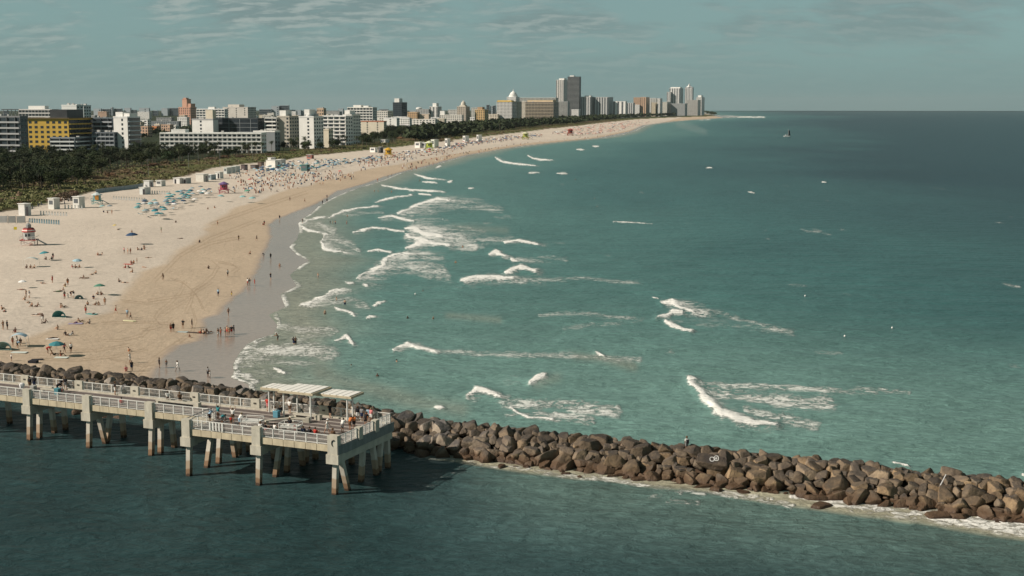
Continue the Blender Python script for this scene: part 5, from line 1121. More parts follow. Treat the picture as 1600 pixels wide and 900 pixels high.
MB().tube((-.25, -.25, .15), (-.2, -.45, 1.05), .02).tube((.25, -.25, .15), (.2, -.45, 1.05), .02).tube((-.2, -.45, 1.05), (.2, -.45, 1.05), .02).tube((-.22, .3, .15), (-.2, 0, .5), .02).tube((.22, .3, .15), (.2, 0, .5), .02).build('frame', STEEL, e)
for s, ln in ((-7.6, 3.6), (-12.2, 3.2), (-3.4, 3.4)):
    p = ST(s, .1); q = ST(s + .8, -2.2); r_ = MB().tube((0, 0, 0), (q[0] - p[0], q[1] - p[1], 1.6), .018, .006, 5); r_.tube((0, 0, 0), (-(q[0] - p[0]) * .25, -(q[1] - p[1]) * .25, -.4), .022, .02, 5); o = r_.build('fishing_rod', STEEL, loc=(p[0], p[1], DZ + 1.1)); tag(o, 'thin fishing rod resting on the front railing', 'fishing rod', 'fishing rods on the front railing')
# the figure on the rocks
x, y = P(1073, 704, 2.5); best = min([c for c in solo], key=lambda c: (ST(c[0], c[1])[0] - float(x)) ** 2 + (ST(c[0], c[1])[1] - float(y)) ** 2)
base = link('boulder', RK[5], loc=(float(x), float(y) + .1, 1.95)); base.scale = (1.1, 1.0, .75); base.color = (1.1, .95, .8, 1); tag(base, 'flat topped boulder on the crest on which the lone figure stands', 'boulder')
person(0, 0, 'stand', 'white', 'grey', 'alone on the breakwater rocks with a black bag', loc=(float(x), float(y), 2.45), rz=.3, hat='brown')
col(tag(MB().box(-.16, .16, -.10, .10, -.2, .2).build('shoulder_bag', CLOTH, loc=(float(x) + .05, float(y) - .19, 3.62)), 'small black bag hanging on the lone figure on the rocks', 'bag'), CW['black'])
# white scrawl on a boulder
GRAF.scale = (1.7, 1.0, .8); GRAF.rotation_euler = (.25, .1, PANG); p = P(1112, 716, 2.7); GRAF.location = (float(p[0]), float(p[1]), 2.35); GRAF['label'] = 'broad dark slab boulder painted with two white looping rings'; GRAF['group'] = 'painted boulder'; GRAF.color = (.75, .68, .62, 1)
wm = MB(); Pp = None
def ring(cx, cz, rx, rz_):
    pr = None
    for i in range(19):
        a = i / 18 * 6.283; p_ = (cx + rx * math.cos(a), 0, cz + rz_ * math.sin(a) + .03 * math.sin(3 * a))
        if pr: wm.tube(pr, p_, .045, .045, 5)
        pr = p_
ring(-.28, .0, .27, .30); ring(.26, .12, .27, .34); ring(.24, .10, .08, .12)
GB = wm.mesh('painted_rings'); GB.materials.append(new_mat('white_spray_paint', (.6, .6, .58), .7)); 
bpy.context.view_layer.update()
_mw = GRAF.matrix_world.inverted(); dgr = GRAF.data; import mathutils.bvhtree as _bt
tree = _bt.BVHTree.FromPolygons([GRAF.matrix_world @ v.co for v in dgr.vertices], [tuple(p_.vertices) for p_ in dgr.polygons])
gx, gy, gz = GRAF.location; vd = (Vector((gx, gy, gz)) - Vector((0, 0, H))).normalized(); rgt = Vector((1, 0, 0)); upv = rgt.cross(vd).normalized(); 
for v in GB.vertices:
    w = Vector((gx + .3, gy, gz + .22)) + rgt * v.co.x * .9 + upv * v.co.z * .85; hit = tree.ray_cast(w - vd * 6, vd)
    v.co = _mw @ ((hit[0] + hit[1] * (.02 + .03 * (v.co.y > 0))) if hit[0] else w + vd * .3)
link('painted_rings', GB, parent=GRAF)

# people on the beach, front to back
BPL = [(18, 564, 'stand', 'white', 'navy', 'on the sand beside the breakwater', .7), (75, 552, 'bend', 'red', 'red', 'left of the striped umbrella'), (84, 555, 'lean', None, 'black', 'under the striped umbrella'), (95, 556, 'sit', None, 'red', 'under the striped umbrella'),
       (101, 551, 'walk', 'pink', 'black', 'behind the striped umbrella'), (111, 551, 'stand', 'white', 'black', 'right of the striped umbrella'), (201, 549, 'sit', None, 'orange', 'alone low on the beach', .8), (203, 567, 'stand', 'white', 'white', 'by the rocks at the foot of the beach'),
       (197, 580, 'sit', 'pink', 'pink', 'perched on the rocks at the foot of the beach'), (206, 580, 'stand', 'black', 'navy', 'climbing the rocks at the foot of the beach'), (5, 515, 'hips', None, 'black', 'at the far left of the sand'), (11.5, 515, 'stand', 'black', 'black', 'at the far left of the sand'),
       (24, 519, 'sit', None, 'red', 'behind the pale blue sun tent'), (20, 541, 'stand', None, 'red', 'beside the pale blue sun tent'), (27, 540, 'stand', 'white', 'grey', 'under the pale blue sun tent'), (28, 544, 'bend', 'pale blue', 'black', 'under the pale blue sun tent'), (32, 536, 'sit', 'black', 'black', 'under the pale blue sun tent'),
       (67, 503, 'walk', None, 'white', 'near the small teal tent'), (70, 505, 'lean', None, 'black', 'near the small teal tent'), (90, 515, 'sit', None, 'navy', 'low on the beach behind the striped umbrella'), (103, 524, 'lean', 'black', 'black', 'low on the beach'), (111, 524, 'lean', 'grey', 'white', 'low on the beach'),
       (82, 529, 'lie', None, 'black', 'on a white towel'), (118, 505, 'lie', 'purple', 'purple', 'in the group with the purple towel'), (125, 503, 'lean', None, 'black', 'in the group with the purple towel'), (140, 506, 'sit', 'grey', 'grey', 'in the group with the purple towel'), (134, 490, 'stand', None, 'red', 'by the teal ground sheet'),
       (146, 491, 'lie', None, 'navy', 'on the teal ground sheet'), (181, 490, 'walk', None, 'red', 'crossing the lower beach'), (199, 496, 'stand', 'pale blue', 'grey', 'with a child by the yellow paddle board'), (204, 499, 'walk', None, 'black', 'by the yellow paddle board', .8), (3, 484, 'sit', None, 'brown', 'at the far left edge'), (7, 487, 'lie', None, 'red', 'at the far left edge'),
       (57, 492, 'lie', None, 'white', 'left of the small teal tent'), (62, 492, 'lie', None, 'red', 'left of the small teal tent'), (95, 481, 'sit', None, 'red', 'behind the small teal tent'), (99, 480, 'lean', None, 'black', 'behind the small teal tent'), (50, 479, 'sit', None, 'black', 'below the standing pair'), (58, 479, 'lean', None, 'red', 'below the standing pair'),
       (39, 469, 'sit', None, 'black', 'at the feet of the standing pair'), (44, 473, 'lie', None, 'brown', 'at the feet of the standing pair'), (41, 465, 'hips', None, 'black', 'in the standing pair'), (46, 466, 'stand', 'grey', 'white', 'in the standing pair'), (137, 477, 'sit', None, 'black', 'in the row below the teal umbrella'),
       (149, 477, 'lean', None, 'brown', 'in the row below the teal umbrella'), (154, 477, 'sit', None, 'red', 'in the row below the teal umbrella'), (164, 477, 'stand', None, 'orange', 'in the row below the teal umbrella'), (146, 467, 'sit', 'navy', 'navy', 'left of the teal umbrella'), (153, 461, 'sit', None, 'black', 'under the teal umbrella'),
       (158, 461, 'sit', None, 'red', 'under the teal umbrella'), (101, 467, 'hips', None, 'red', 'in the busy family group'), (106, 446, 'stand', 'brown', 'orange', 'behind the busy family group'), (102, 448, 'sit', None, 'yellow', 'behind the busy family group'), (106, 465, 'sit', 'white', 'white', 'in the busy family group'), (111, 463, 'bend', 'brown', 'navy', 'in the busy family group'), (115, 466, 'stand', 'black', 'white', 'in the busy family group'),
       (90, 456, 'lie', 'green', 'green', 'left of the busy family group'), (97, 455, 'lean', None, 'pale blue', 'left of the busy family group'), (82, 442, 'stand', 'red', 'red', 'alone on the upper beach'), (67, 443, 'lie', None, 'black', 'alone on the upper beach'), (33, 453, 'lie', None, 'red', 'below the tiny white umbrella'),
       (129, 435, 'lean', None, 'black', 'on the open sand'), (134, 435, 'lie', None, 'brown', 'on the open sand'), (150, 428, 'sit', None, 'black', 'on the open sand'), (143, 429, 'lie', None, 'grey', 'on the open sand'), (42, 419, 'sit', None, 'red', 'under the grey beach canopy'), (48, 419, 'sit', None, 'black', 'under the grey beach canopy'), (54, 419, 'sit', None, 'brown', 'under the grey beach canopy'),
       (113, 419, 'sit', 'red', 'white', 'under the pale umbrella'), (118, 419, 'sit', None, 'black', 'under the pale umbrella'), (124, 418, 'lean', None, 'navy', 'under the pale umbrella'), (72, 406, 'sit', None, 'black', 'under the blue umbrella'), (81, 406, 'sit', 'black', 'white', 'right of the blue umbrella'), (83, 405, 'stand', 'black', 'pink', 'right of the blue umbrella'),
       (186, 441, 'sit', None, 'black', 'on the berm'), (195, 442, 'lie', None, 'black', 'on the berm'), (207, 426, 'sit', None, 'black', 'below the red towel group'), (196, 419, 'sit', 'red', 'red', 'in the red towel group'), (202, 419, 'lean', None, 'black', 'in the red towel group'), (205, 412, 'sit', 'red', 'black', 'in the red towel group'), (209, 412, 'sit', 'orange', 'brown', 'in the red towel group'), (214, 411, 'stand', None, 'brown', 'in the red towel group', .8), (225, 418, 'lie', None, 'brown', 'in the red towel group'),
       (153, 399, 'sit', None, 'red', 'in mid beach'), (158, 399, 'lean', None, 'black', 'in mid beach'), (194, 396, 'stand', 'pink', 'black', 'left of the reclining row'), (200, 397, 'stand', None, 'orange', 'left of the reclining row'), (204, 397, 'stand', None, 'red', 'left of the reclining row'), (215, 391, 'sit', None, 'black', 'in the reclining row'), (221, 391, 'lean', 'navy', 'navy', 'in the reclining row'), (226, 390, 'sit', None, 'brown', 'in the reclining row'),
       (185, 359, 'lie', None, 'black', 'beside the small yellow umbrella'), (206, 364, 'sit', None, 'green', 'on the upper beach'), (162, 332, 'sit', 'navy', 'brown', 'under the grey umbrellas'), (168, 333, 'sit', None, 'red', 'under the grey umbrellas'), (175, 335, 'stand', None, 'black', 'under the grey umbrellas'), (232, 403, 'lie', None, 'black', 'right of the red towel group'),
       (255, 438, 'walk', None, 'brown', 'on the tyre marked sand'), (326, 420, 'sit', None, 'black', 'where the tyre tracks loop'), (356, 432, 'stand', 'white', 'black', 'right of the tyre tracks'), (341, 463, 'stand', 'pale blue', 'navy', 'on the lower beach'), (362, 463, 'stand', None, 'yellow', 'on the lower beach', .7), (357, 494, 'walk', None, 'black', 'on the wet sand'),
       (267, 519, 'stand', None, 'red', 'in the quartet near the wet sand'), (271, 518, 'stand', 'black', 'black', 'in the quartet near the wet sand'), (286, 513, 'hips', 'black', 'brown', 'in the quartet near the wet sand'), (300, 512, 'stand', 'black', 'black', 'in the quartet near the wet sand'), (296, 527, 'sit', None, 'black', 'on the edge of the wet sand', .7),
       (314, 521, 'sit', None, 'red', 'in the seated ring at the wet sand'), (318, 522, 'sit', None, 'black', 'in the seated ring at the wet sand'), (322, 521, 'sit', None, 'orange', 'in the seated ring at the wet sand'), (326, 520, 'lean', None, 'navy', 'in the seated ring at the wet sand'),
       (341, 527, 'stand', None, 'white', 'in the standing cluster on the wet sand'), (345, 526, 'hips', None, 'red', 'in the standing cluster on the wet sand'), (352, 526, 'stand', None, 'black', 'in the standing cluster on the wet sand'), (355, 523, 'stand', None, 'red', 'in the standing cluster on the wet sand'), (358, 525, 'stand', None, 'orange', 'in the standing cluster on the wet sand'), (362, 523, 'hips', 'black', 'red', 'in the standing cluster on the wet sand'), (365.5, 522, 'stand', 'black', 'black', 'in the standing cluster on the wet sand'),
       (249, 575, 'stand', 'black', 'black', 'at the left of the lowest wet sand'), (260, 574, 'stand', None, 'grey', 'on the lowest wet sand', .75), (278, 580, 'walk', 'white', 'white', 'on the lowest wet sand'), (325, 590, 'stand', 'grey', 'black', 'by the rocks on the lowest wet sand'), (328, 591, 'stand', 'white', 'white', 'by the rocks on the lowest wet sand', .7),
       (387, 446, 'stand', 'white', 'red', 'on the shining wet sand'), (390, 446, 'stand', 'grey', 'white', 'on the shining wet sand'), (398, 447, 'stand', 'red', 'red', 'on the shining wet sand'), (423, 437, 'hips', 'black', 'navy', 'on the shining wet sand'), (437, 416, 'lean', None, 'red', 'on the shining wet sand'), (423, 405, 'stand', 'black', 'black', 'on the shining wet sand'), (412, 402, 'bend', 'black', 'grey', 'on the shining wet sand'),
       (401, 376, 'walk', 'black', 'black', 'on the edge of the dry sand'), (391, 397, 'sit', None, 'black', 'on the edge of the dry sand'), (373, 376, 'stand', None, 'yellow', 'on the edge of the dry sand'), (312, 379, 'sit', 'black', 'navy', 'on the berm line'), (282, 373, 'lie', 'black', 'brown', 'on the berm line'), (225, 387, 'sit', None, 'navy', 'behind the reclining row'), (252, 363, 'stand', 'green', 'brown', 'on the middle beach'),
       (437, 343, 'stand', 'black', 'navy', 'at the bend of the shore'), (413, 352, 'stand', 'black', 'red', 'at the bend of the shore'), (411, 352, 'sit', 'black', 'red', 'at the bend of the shore'), (511, 316, 'stand', 'black', 'black', 'at the water edge past the bend'), (504, 319, 'stand', 'black', 'navy', 'at the water edge past the bend'), (511, 310, 'stand', 'navy', 'brown', 'at the water edge past the bend'), (453, 314, 'stand', None, 'brown', 'on the tan sand'), (476, 316, 'walk', None, 'brown', 'on the tan sand'), (340, 352, 'stand', None, 'brown', 'on the tan sand'), (275, 348, 'sit', None, 'black', 'on the tan sand'), (325, 327, 'sit', None, 'orange', 'below the umbrella cluster'), (335, 325, 'sit', None, 'orange', 'below the umbrella cluster')]
for q in BPL:
    px, py, pose, a, b, pl = q[:6]; person(px, py, pose, a, b, pl, size=q[6] if len(q) > 6 else 1., hat='brown' if PR.random() < .12 else None)
# in the water: feet on the bottom, the rest above it
WPL = [(459, 541, .35), (462, 541, .35), (434, 534, .3), (508, 497, .8), (497, 437, .4), (526, 476, .9), (539, 480, .6), (473, 349, .1), (516, 352, .6), (520, 352, .7), (524, 352, .5), (542, 352, .5), (712, 417, 1.0), (723, 392, .9), (606, 278, .3), (590, 283, .2), (612, 276, .3), (591, 302, .8), (585, 302, .8), (612, 303, .7), (899, 284, 1.2), (656, 285, .6), (543, 342, .8), (700, 316, 1.1)]
for px, py, dp in WPL: person(px, py, PR.choice(['stand', 'hips', 'front']), PR.choice([None, None, 'black']), PR.choice(['black', 'navy', 'red', 'grey']), 'wading in the surf', z=-dp, group='bathers in the surf')
for px, py in [(661, 464), (677, 508), (637, 507), (620, 577), (590, 600), (549, 585), (933, 328), (929, 315)]: person(px, py, 'stand', None, 'black', 'swimming with only head above water', z=-1.35, group='swimmers out from the beach')
# procedural crowd higher up the beach
def umb_mesh():
    m = MB(); k = 8; rows = [(.06, 2.25), (.55, 2.12), (1.0, 1.90), (1.22, 1.72)]
    for a in range(len(rows) - 1):
        for i in range(k):
            t0 = 2 * math.pi * i / k; t1 = 2 * math.pi * (i + 1) / k; (r0, z0), (r1, z1) = rows[a], rows[a + 1]
            m.quad((r1 * math.cos(t0), r1 * math.sin(t0), z1), (r1 * math.cos(t1), r1 * math.sin(t1), z1), (r0 * math.cos(t1), r0 * math.sin(t1), z0), (r0 * math.cos(t0), r0 * math.sin(t0), z0))
    return m.mesh('canopy')
UM = umb_mesh(); UM.materials.append(CLOTH); UP = MB().tube((0, 0, -.3), (0, 0, 2.35), .025, .025, 6).mesh('pole'); UP.materials.append(RAILW)
lm = MB().box(-.32, .32, -.9, .45, .28, .34); lm.v += [(-.32, .45, .28), (.32, .45, .28), (.32, .95, .62), (-.32, .95, .62), (-.32, .45, .34), (.32, .45, .34), (.32, .95, .68), (-.32, .95, .68)]; lm.f += [tuple(8 + i for i in f_) for f_ in ((0, 3, 2, 1), (4, 5, 6, 7), (0, 1, 5, 4), (1, 2, 6, 5), (2, 3, 7, 6), (3, 0, 4, 7))]
LM = lm.mesh('bed'); LM.materials.append(CLOTH); LG = MB().box(-.28, -.22, -.8, -.74, 0, .28).box(.22, .28, -.8, -.74, 0, .28).box(-.28, -.22, .36, .42, 0, .28).box(.22, .28, .36, .42, 0, .28).mesh('legs'); LG.materials.append(RAILW)
UC = {'teal': (.05, .22, .25), 'pale blue': (.30, .44, .50), 'white': (.76, .76, .74), 'dark blue': (.03, .07, .14), 'green': (.10, .28, .20), 'grey': (.20, .24, .26), 'red': (.45, .06, .05), 'yellow': (.62, .46, .08), 'aqua': (.22, .42, .42)}
def umbrella(px, py, c, place, group, sc=1., tilt=.12, loc=None):
    o = empty('beach_umbrella', loc or at(px, py), PR.uniform(0, 6.28)); o.rotation_euler = (PR.uniform(-tilt, tilt), PR.uniform(-tilt, tilt), PR.uniform(0, 6)); o.scale = (sc,) * 3
    tag(o, f'{c} beach umbrella {place}', 'umbrella', group); a = link('canopy', UM, parent=o); q = PR.uniform(.8, 1.2); col(a, tuple(min(.8, v * q) for v in UC[c])); link('pole', UP, parent=o); return o
def lounger(px, py, c, place, group, rz=None, upright=False):
    o = empty('sun_lounger', at(px, py), PR.uniform(0, 6.28) if rz is None else rz); tag(o, f'{c} sun lounger {place}', 'sun lounger', group)
    if upright: x, y, z = o.location; o.rotation_euler = (1.35, 0, o.rotation_euler[2]); o.location = (x, y, z + .75); o.scale = (.8, .8, .8)
    col(link('bed', LM, parent=o), UC[c]); link('legs', LG, parent=o); return o
for px, py, c, pl, sc in [(71, 407, 'teal', 'over a sitting couple near the striped lifeguard hut', 1.1), (121, 418, 'pale blue', 'shading a row of sitting people in mid beach', 1.), (156, 461, 'green', 'with an orange rim over two bathers', 1.1), (36, 450, 'white', 'standing empty on a thin pole', .8), (89, 556, 'teal', 'with striped panels nearest the breakwater', 1.1), (207, 381, 'dark blue', 'with a white band beside the berm', 1.5), (180, 357, 'yellow', 'small and tilted on the upper beach', .6),
                          (161, 329, 'aqua', 'left one of two grey umbrellas', 1.0), (172, 329, 'grey', 'right one of two grey umbrellas', 1.0)]: umbrella(px, py, c, pl, None, sc)
cl1 = [(205, 334), (208, 325), (232, 318), (262, 308), (282, 304), (300, 300), (318, 296), (330, 300), (325, 312), (300, 322), (262, 330), (255, 343), (246, 343), (220, 338)]
for x, y in poly_sample(cl1, 66, PR): umbrella(x, y, PR.choice(['teal', 'teal', 'pale blue', 'grey', 'white', 'dark blue', 'aqua']), 'in the field left of the pink hut', 'umbrellas left of the pink lifeguard hut', 1.1)
for x, y in poly_sample(cl1, 26, PR): lounger(x, y, PR.choice(['white', 'pale blue', 'grey']), 'in the near umbrella field', 'loungers in the near umbrella field')
cl2 = [(395, 270), (420, 262), (450, 256), (500, 253), (548, 251), (600, 248), (600, 253), (560, 258), (520, 264), (480, 270), (430, 272)]
for x, y in poly_sample(cl2, 110, PR): umbrella(x, y, PR.choice(['teal', 'pale blue', 'dark blue', 'white', 'grey', 'pale blue', 'dark blue']), 'in the field right of the marquee', 'umbrellas right of the white marquee', 1.15)
cl3 = [(345, 275), (380, 268), (440, 272), (530, 270), (560, 275), (540, 285), (480, 292), (430, 300), (395, 305), (360, 300), (372, 285)]
for x, y in poly_sample(cl3, 60, PR): person(x, y, PR.choice(['sit', 'lean', 'lie', 'stand', 'stand', 'walk']), PR.choice([None, None, None, 'red', 'white', 'black']), PR.choice(['black', 'navy', 'red', 'brown']), 'in the crowd right of the pink hut', group='bathers right of the pink lifeguard hut')
for x, y in poly_sample(cl3, 12, PR): umbrella(x, y, PR.choice(['pale blue', 'white', 'teal', 'red']), 'in the crowd right of the pink hut', 'umbrellas among the crowd', 1.)
cl4 = [(560, 250), (620, 240), (680, 236), (720, 228), (722, 234), (690, 242), (640, 252), (580, 262)]
for x, y in poly_sample(cl4, 44, PR): person(x, y, PR.choice(['sit', 'lean', 'stand', 'stand']), PR.choice([None, None, 'red', 'white', 'black']), PR.choice(['black', 'navy', 'red', 'brown']), 'in the crowd by the yellow hut', group='bathers near the yellow lifeguard hut')
for x, y in poly_sample([(610, 243), (700, 232), (725, 224), (725, 228), (700, 237), (640, 246)], 34, PR): umbrella(x, y, PR.choice(['dark blue', 'dark blue', 'white', 'pale blue', 'red']), 'near the yellow and lime huts', 'umbrellas near the yellow and lime huts', 1.2)
for x, y in [(380, 316), (345, 315), (387, 306), (395, 318)]: umbrella(x, y, 'green' if x == 387 else 'aqua', 'on the lower sand below the pink lifeguard hut', 'umbrellas below the pink hut', 1.3)
# far crowd: one mass of tiny umbrellas and people
def crowd(name, label, pts, n, cols, seed, hmin=1.5, w=1.6):
    r = random.Random(seed); mb = MB(); idx = []
    for x, y in poly_sample(pts, n, r):
        X, Y, z = at(x, y); n0 = len(mb.f); q = r.random()
        if q < .55: mb.lathe([(w, 1.5), (w * .6, 1.9), (.1, 2.2)], 6, X, Y); 
        else: mb.lathe([(.25, 0), (.28, .9), (.15, hmin), (.12, hmin + .25)], 5, X, Y)
        for k in range(n0, len(mb.f)): mb.f[k] = mb.f[k]
        vs = (len(mb.f) - n0); idx += [r.randrange(len(cols))] * vs
        m_ = (18 if q < .55 else 20); mb.v[-m_:] = [(a, b, c + z) for a, b, c in mb.v[-m_:]]
    me = mb.mesh(name)
    for i, c in enumerate(cols): me.materials.append(mat('crowd_cloth_%d' % int(sum(c) * 1000), c, .85, .2, .1, 3.))
    me.polygons.foreach_set('material_index', idx); tag(link(name, me), label, name.replace('_', ' '), kind='stuff')
crowd('beach_crowd', 'distant mass of blue umbrellas and bathers along the mid beach', [(712, 226), (760, 217), (830, 210), (850, 211), (850, 214), (790, 221), (730, 229), (700, 236)], 330, [(.04, .08, .16), (.7, .7, .68), (.10, .16, .24), (.35, .16, .12), (.06, .06, .07), (.30, .20, .15)], 31)
crowd('beach_crowd', 'distant reddish mass of umbrellas and bathers before the tallest tower', [(860, 209), (905, 198), (950, 192.5), (1010, 188.5), (1016, 192), (990, 199), (965, 206), (930, 211), (880, 212)], 520, [(.60, .25, .20), (.72, .70, .66), (.35, .14, .12), (.06, .07, .10), (.65, .45, .38), (.20, .12, .12)], 32, w=2.4)
crowd('beach_crowd', 'sparse line of bathers along the far water edge', [(620, 262), (700, 245), (780, 230), (860, 219), (950, 212), (955, 214), (860, 222), (780, 233), (700, 250), (640, 268)], 110, [(.06, .05, .05), (.35, .16, .12), (.6, .58, .55)], 33, w=.5)

crowd('beach_crowd', 'smaller bathers and towels filling the crowd right of the pink hut', cl3, 260, [(.06, .05, .05), (.35, .16, .12), (.6, .58, .55), (.06, .10, .16), (.20, .10, .07), (.42, .25, .17)], 34, hmin=1.2, w=.55)
crowd('beach_crowd', 'smaller bathers and umbrellas filling the beach by the yellow hut', [(560, 250), (620, 240), (680, 232), (722, 226), (722, 236), (690, 243), (640, 253), (560, 268)], 200, [(.06, .05, .05), (.35, .16, .12), (.6, .58, .55), (.05, .09, .16), (.20, .10, .07), (.42, .25, .17)], 35, w=.9)
crowd('beach_crowd', 'low umbrellas and people filling the blue field right of the marquee', cl2, 150, [(.06, .05, .05), (.30, .44, .50), (.6, .58, .55), (.04, .08, .14), (.05, .2, .22)], 36, w=1.1)
# ------------------------------------------------------------------ lifeguard huts, booths, tents
def hut(px, py, c1, c2, croof, label, sc=1., stripes=False, rz=.1):
    e = empty('lifeguard_hut', at(px, py), rz); e.scale = (sc,) * 3; tag(e, label, 'lifeguard hut')
    def B(n, m, c): return col(m.build(n, PAINT, e), c)
    lg = MB()
    for x in (-1.9, 1.9):
        for y in (-1.6, 1.6): B('leg', MB().box(x - .12, x + .12, y - .12, y + .12, -.3, 1.5), c1)
    x1 = MB().tube((-1.85, -1.76, .1), (1.85, -1.76, 1.4), .13).tube((-1.85, -1.82, 1.4), (1.85, -1.82, .1), .13); B('cross_brace', x1, c1)
    B('platform', MB().box(-2.3, 2.3, -1.95, 1.95, 1.5, 1.7), c2)
    B('cabin', MB().lathe([(1.65, 1.7), (1.65, 3.9)], 8), c1 if not stripes else (.55, .57, .56))
    B('window', MB().box(-.75, .75, -1.62, -1.54, 2.5, 3.4), (.05, .06, .07)); B('door', MB().box(-1.62, -1.54, -.4, .4, 1.72, 3.6), (.12, .04, .04))
    rl = MB().box(-2.3, 2.3, -1.98, -1.9, 2.5, 2.62).box(-2.3, 2.3, -1.98, -1.9, 2.08, 2.16).box(-2.32, -2.24, -1.95, 1.95, 2.5, 2.62).box(2.24, 2.32, -1.95, 1.95, 2.5, 2.62)
    for x in (-2.27, -1.1, 0, 1.1, 2.27): rl.box(x - .05, x + .05, -1.96, -1.9, 1.7, 2.6)
    B('railing', rl, c1 if not stripes else (.75, .72, .68))
    B('ramp', MB().prism([(2.3, -.6), (4.6, -.6), (4.6, .6), (2.3, .6)], 1.2, 1.3), c2) if False else None
    rp = MB(); rp.v = [(2.3, -.6, 1.55), (5.0, -.6, 0), (5.0, .6, 0), (2.3, .6, 1.55), (2.3, -.6, 1.70), (5.2, -.6, .1), (5.2, .6, .1), (2.3, .6, 1.70)]; rp.f = [(0, 3, 2, 1), (4, 5, 6, 7), (0, 1, 5, 4), (1, 2, 6, 5), (2, 3, 7, 6), (3, 0, 4, 7)]; B('ramp', rp, (.4, .4, .38))
    if stripes:
        lv = [(2.0, 3.9), (1.95, 4.25), (1.8, 4.55), (1.6, 4.85), (1.35, 5.1)]; cs = [(.45, .06, .05), (.78, .62, .58), (.45, .06, .05), (.16, .03, .03)]
        for k in range(4): B('roof_band', MB().lathe([(lv[k][0], lv[k][1] + .002 * k), (lv[k + 1][0], lv[k + 1][1])], 8), cs[k])
        B('lantern', MB().lathe([(.75, 5.1), (.75, 6.0), (.2, 6.4)], 8), (.30, .31, .31)); B('mast', MB().tube((0, 0, 6.4), (0, 0, 7.6), .06).box(-.7, .5, -.04, .04, 6.9, 7.0), (.25, .25, .25))
        B('wheel_ornament', MB().lathe([(.5, .5), (.5, .6)], 12, 1.0, -1.95), (.4, .06, .05))
    else: B('roof', MB().lathe([(2.3, 3.9), (2.35, 4.15), (.9, 4.9), (.1, 5.2)], 8), croof)
    return e
hut(46, 383, (.72, .66, .62), (.42, .06, .05), None, 'red and white striped lifeguard hut with a grey lantern roof', 1.0, True)
hut(350, 302, (.45, .10, .14), (.55, .20, .24), (.16, .10, .24), 'pink red lifeguard hut with a purple pointed roof', 1.05)
hut(607, 246, (.62, .38, .05), (.62, .40, .08), (.60, .36, .04), 'yellow orange lifeguard hut in the middle distance', 1.5)
hut(671, 235, (.42, .50, .08), (.45, .55, .12), (.66, .68, .50), 'lime green lifeguard hut beyond the yellow one', 1.7)
hut(821, 218, (.42, .46, .12), (.4, .42, .1), (.6, .6, .4), 'faint lime lifeguard hut far along the beach', 1.8)
hut(891, 212, (.30, .08, .06), (.3, .1, .08), (.28, .07, .06), 'far dark red lifeguard hut near the reddish crowd', 1.9)
hut(152, 319, (.22, .42, .42), (.25, .45, .45), (.55, .62, .62), 'turquoise lifeguard hut with an orange panel beside the dune', .95)
x, y, z = at(152, 319); col(tag(MB().box(-.6, .9, -.05, .05, 0, 1.9).build('orange_board', PAINT, loc=(x + .3, y - 1.9, z + 1.9)), 'orange board hung on the front of the turquoise hut', 'board'), (.55, .25, .05))
x, y, z = at(22, 370); e = empty('warning_flag', (x, y, z)); tag(e, 'yellow flag on a thin pole left of the striped lifeguard hut', 'flag'); MB().tube((0, 0, 0), (0, 0, 3.2), .03).build('pole', RAILW, e); col(MB().box(.03, 1.0, -.01, .01, 2.2, 3.1).build('flag', CLOTH, e), (.62, .50, .05))
def booth(px, py, w, d, h, c, label, roofc=WHITE, door=None, name='beach_booth', cat='booth'):
    x, y, z = at(px, py); k = mpp(py); e = empty(name, (x, y, z), -.5); tag(e, label, cat); W_ = w * float(k)
    col(MB().box(-W_ / 2, W_ / 2, 0, d, -.2, h).build('wall', PAINT, e), c); col(MB().box(-W_ / 2 - .25, W_ / 2 + .25, -.3, d + .2, h, h + .18).build('roof', PAINT, e), roofc)
    col(MB().box(-W_ * .32, W_ * .32, -.05, .02, h * .45, h * .82).build('hatch', PAINT, e), (.10, .11, .12)) if door is None else col(MB().box(door * W_ - .6, door * W_ + .6, -.05, .02, 0, h * .8).build('door', PAINT, e), (.025, .025, .03))
booth(80, 327, 12, 3, 4.2, (.62, .62, .58), 'white booth with a flat roof, second from the striped hut'); booth(119, 325, 13, 3, 4.4, (.62, .62, .58), 'white booth with a dark hatch beside the turquoise hut'); booth(34, 337, 13, 3, 4.3, (.62, .62, .60), 'blank white kiosk nearest the striped hut', door=.9)
booth(222, 304, 10, 4, 3.2, (.55, .58, .57), 'pale shed with an open dark door above the lounger row', door=.35); booth(229, 292, 11, 3, 3.0, (.60, .61, .59), 'taller pale shed box behind the open shed', door=.9); booth(248, 291, 11, 3, 2.8, (.60, .60, .56), 'white kiosk between the sheds and the container pair')
booth(276, 287, 12, 4, 2.9, (.62, .62, .60), 'white container with two dark doors on the upper sand', door=-.2); booth(288, 287, 6, 4, 2.9, (.34, .36, .36), 'grey half container with a dark opening beside the white one', door=.2)
booth(312, 284, 15, 4, 4.0, (.56, .55, .50), 'cream blank walled shed above the pink hut', door=.9); booth(326, 281, 10, 4, 2.8, (.30, .36, .38), 'grey green tent shed right of the cream shed'); booth(340, 279, 9, 3, 3.6, (.62, .63, .60), 'white shed with a narrow dark door left of the tents', door=.2)
for i, px in enumerate((352, 359, 366)): booth(px, 271.5 - i * 1.2, 6.2, 4, 3.6, (.50, .54, .52), ['leftmost', 'middle', 'rightmost'][i] + ' green white tent of the row of three', (.66, .70, .66))
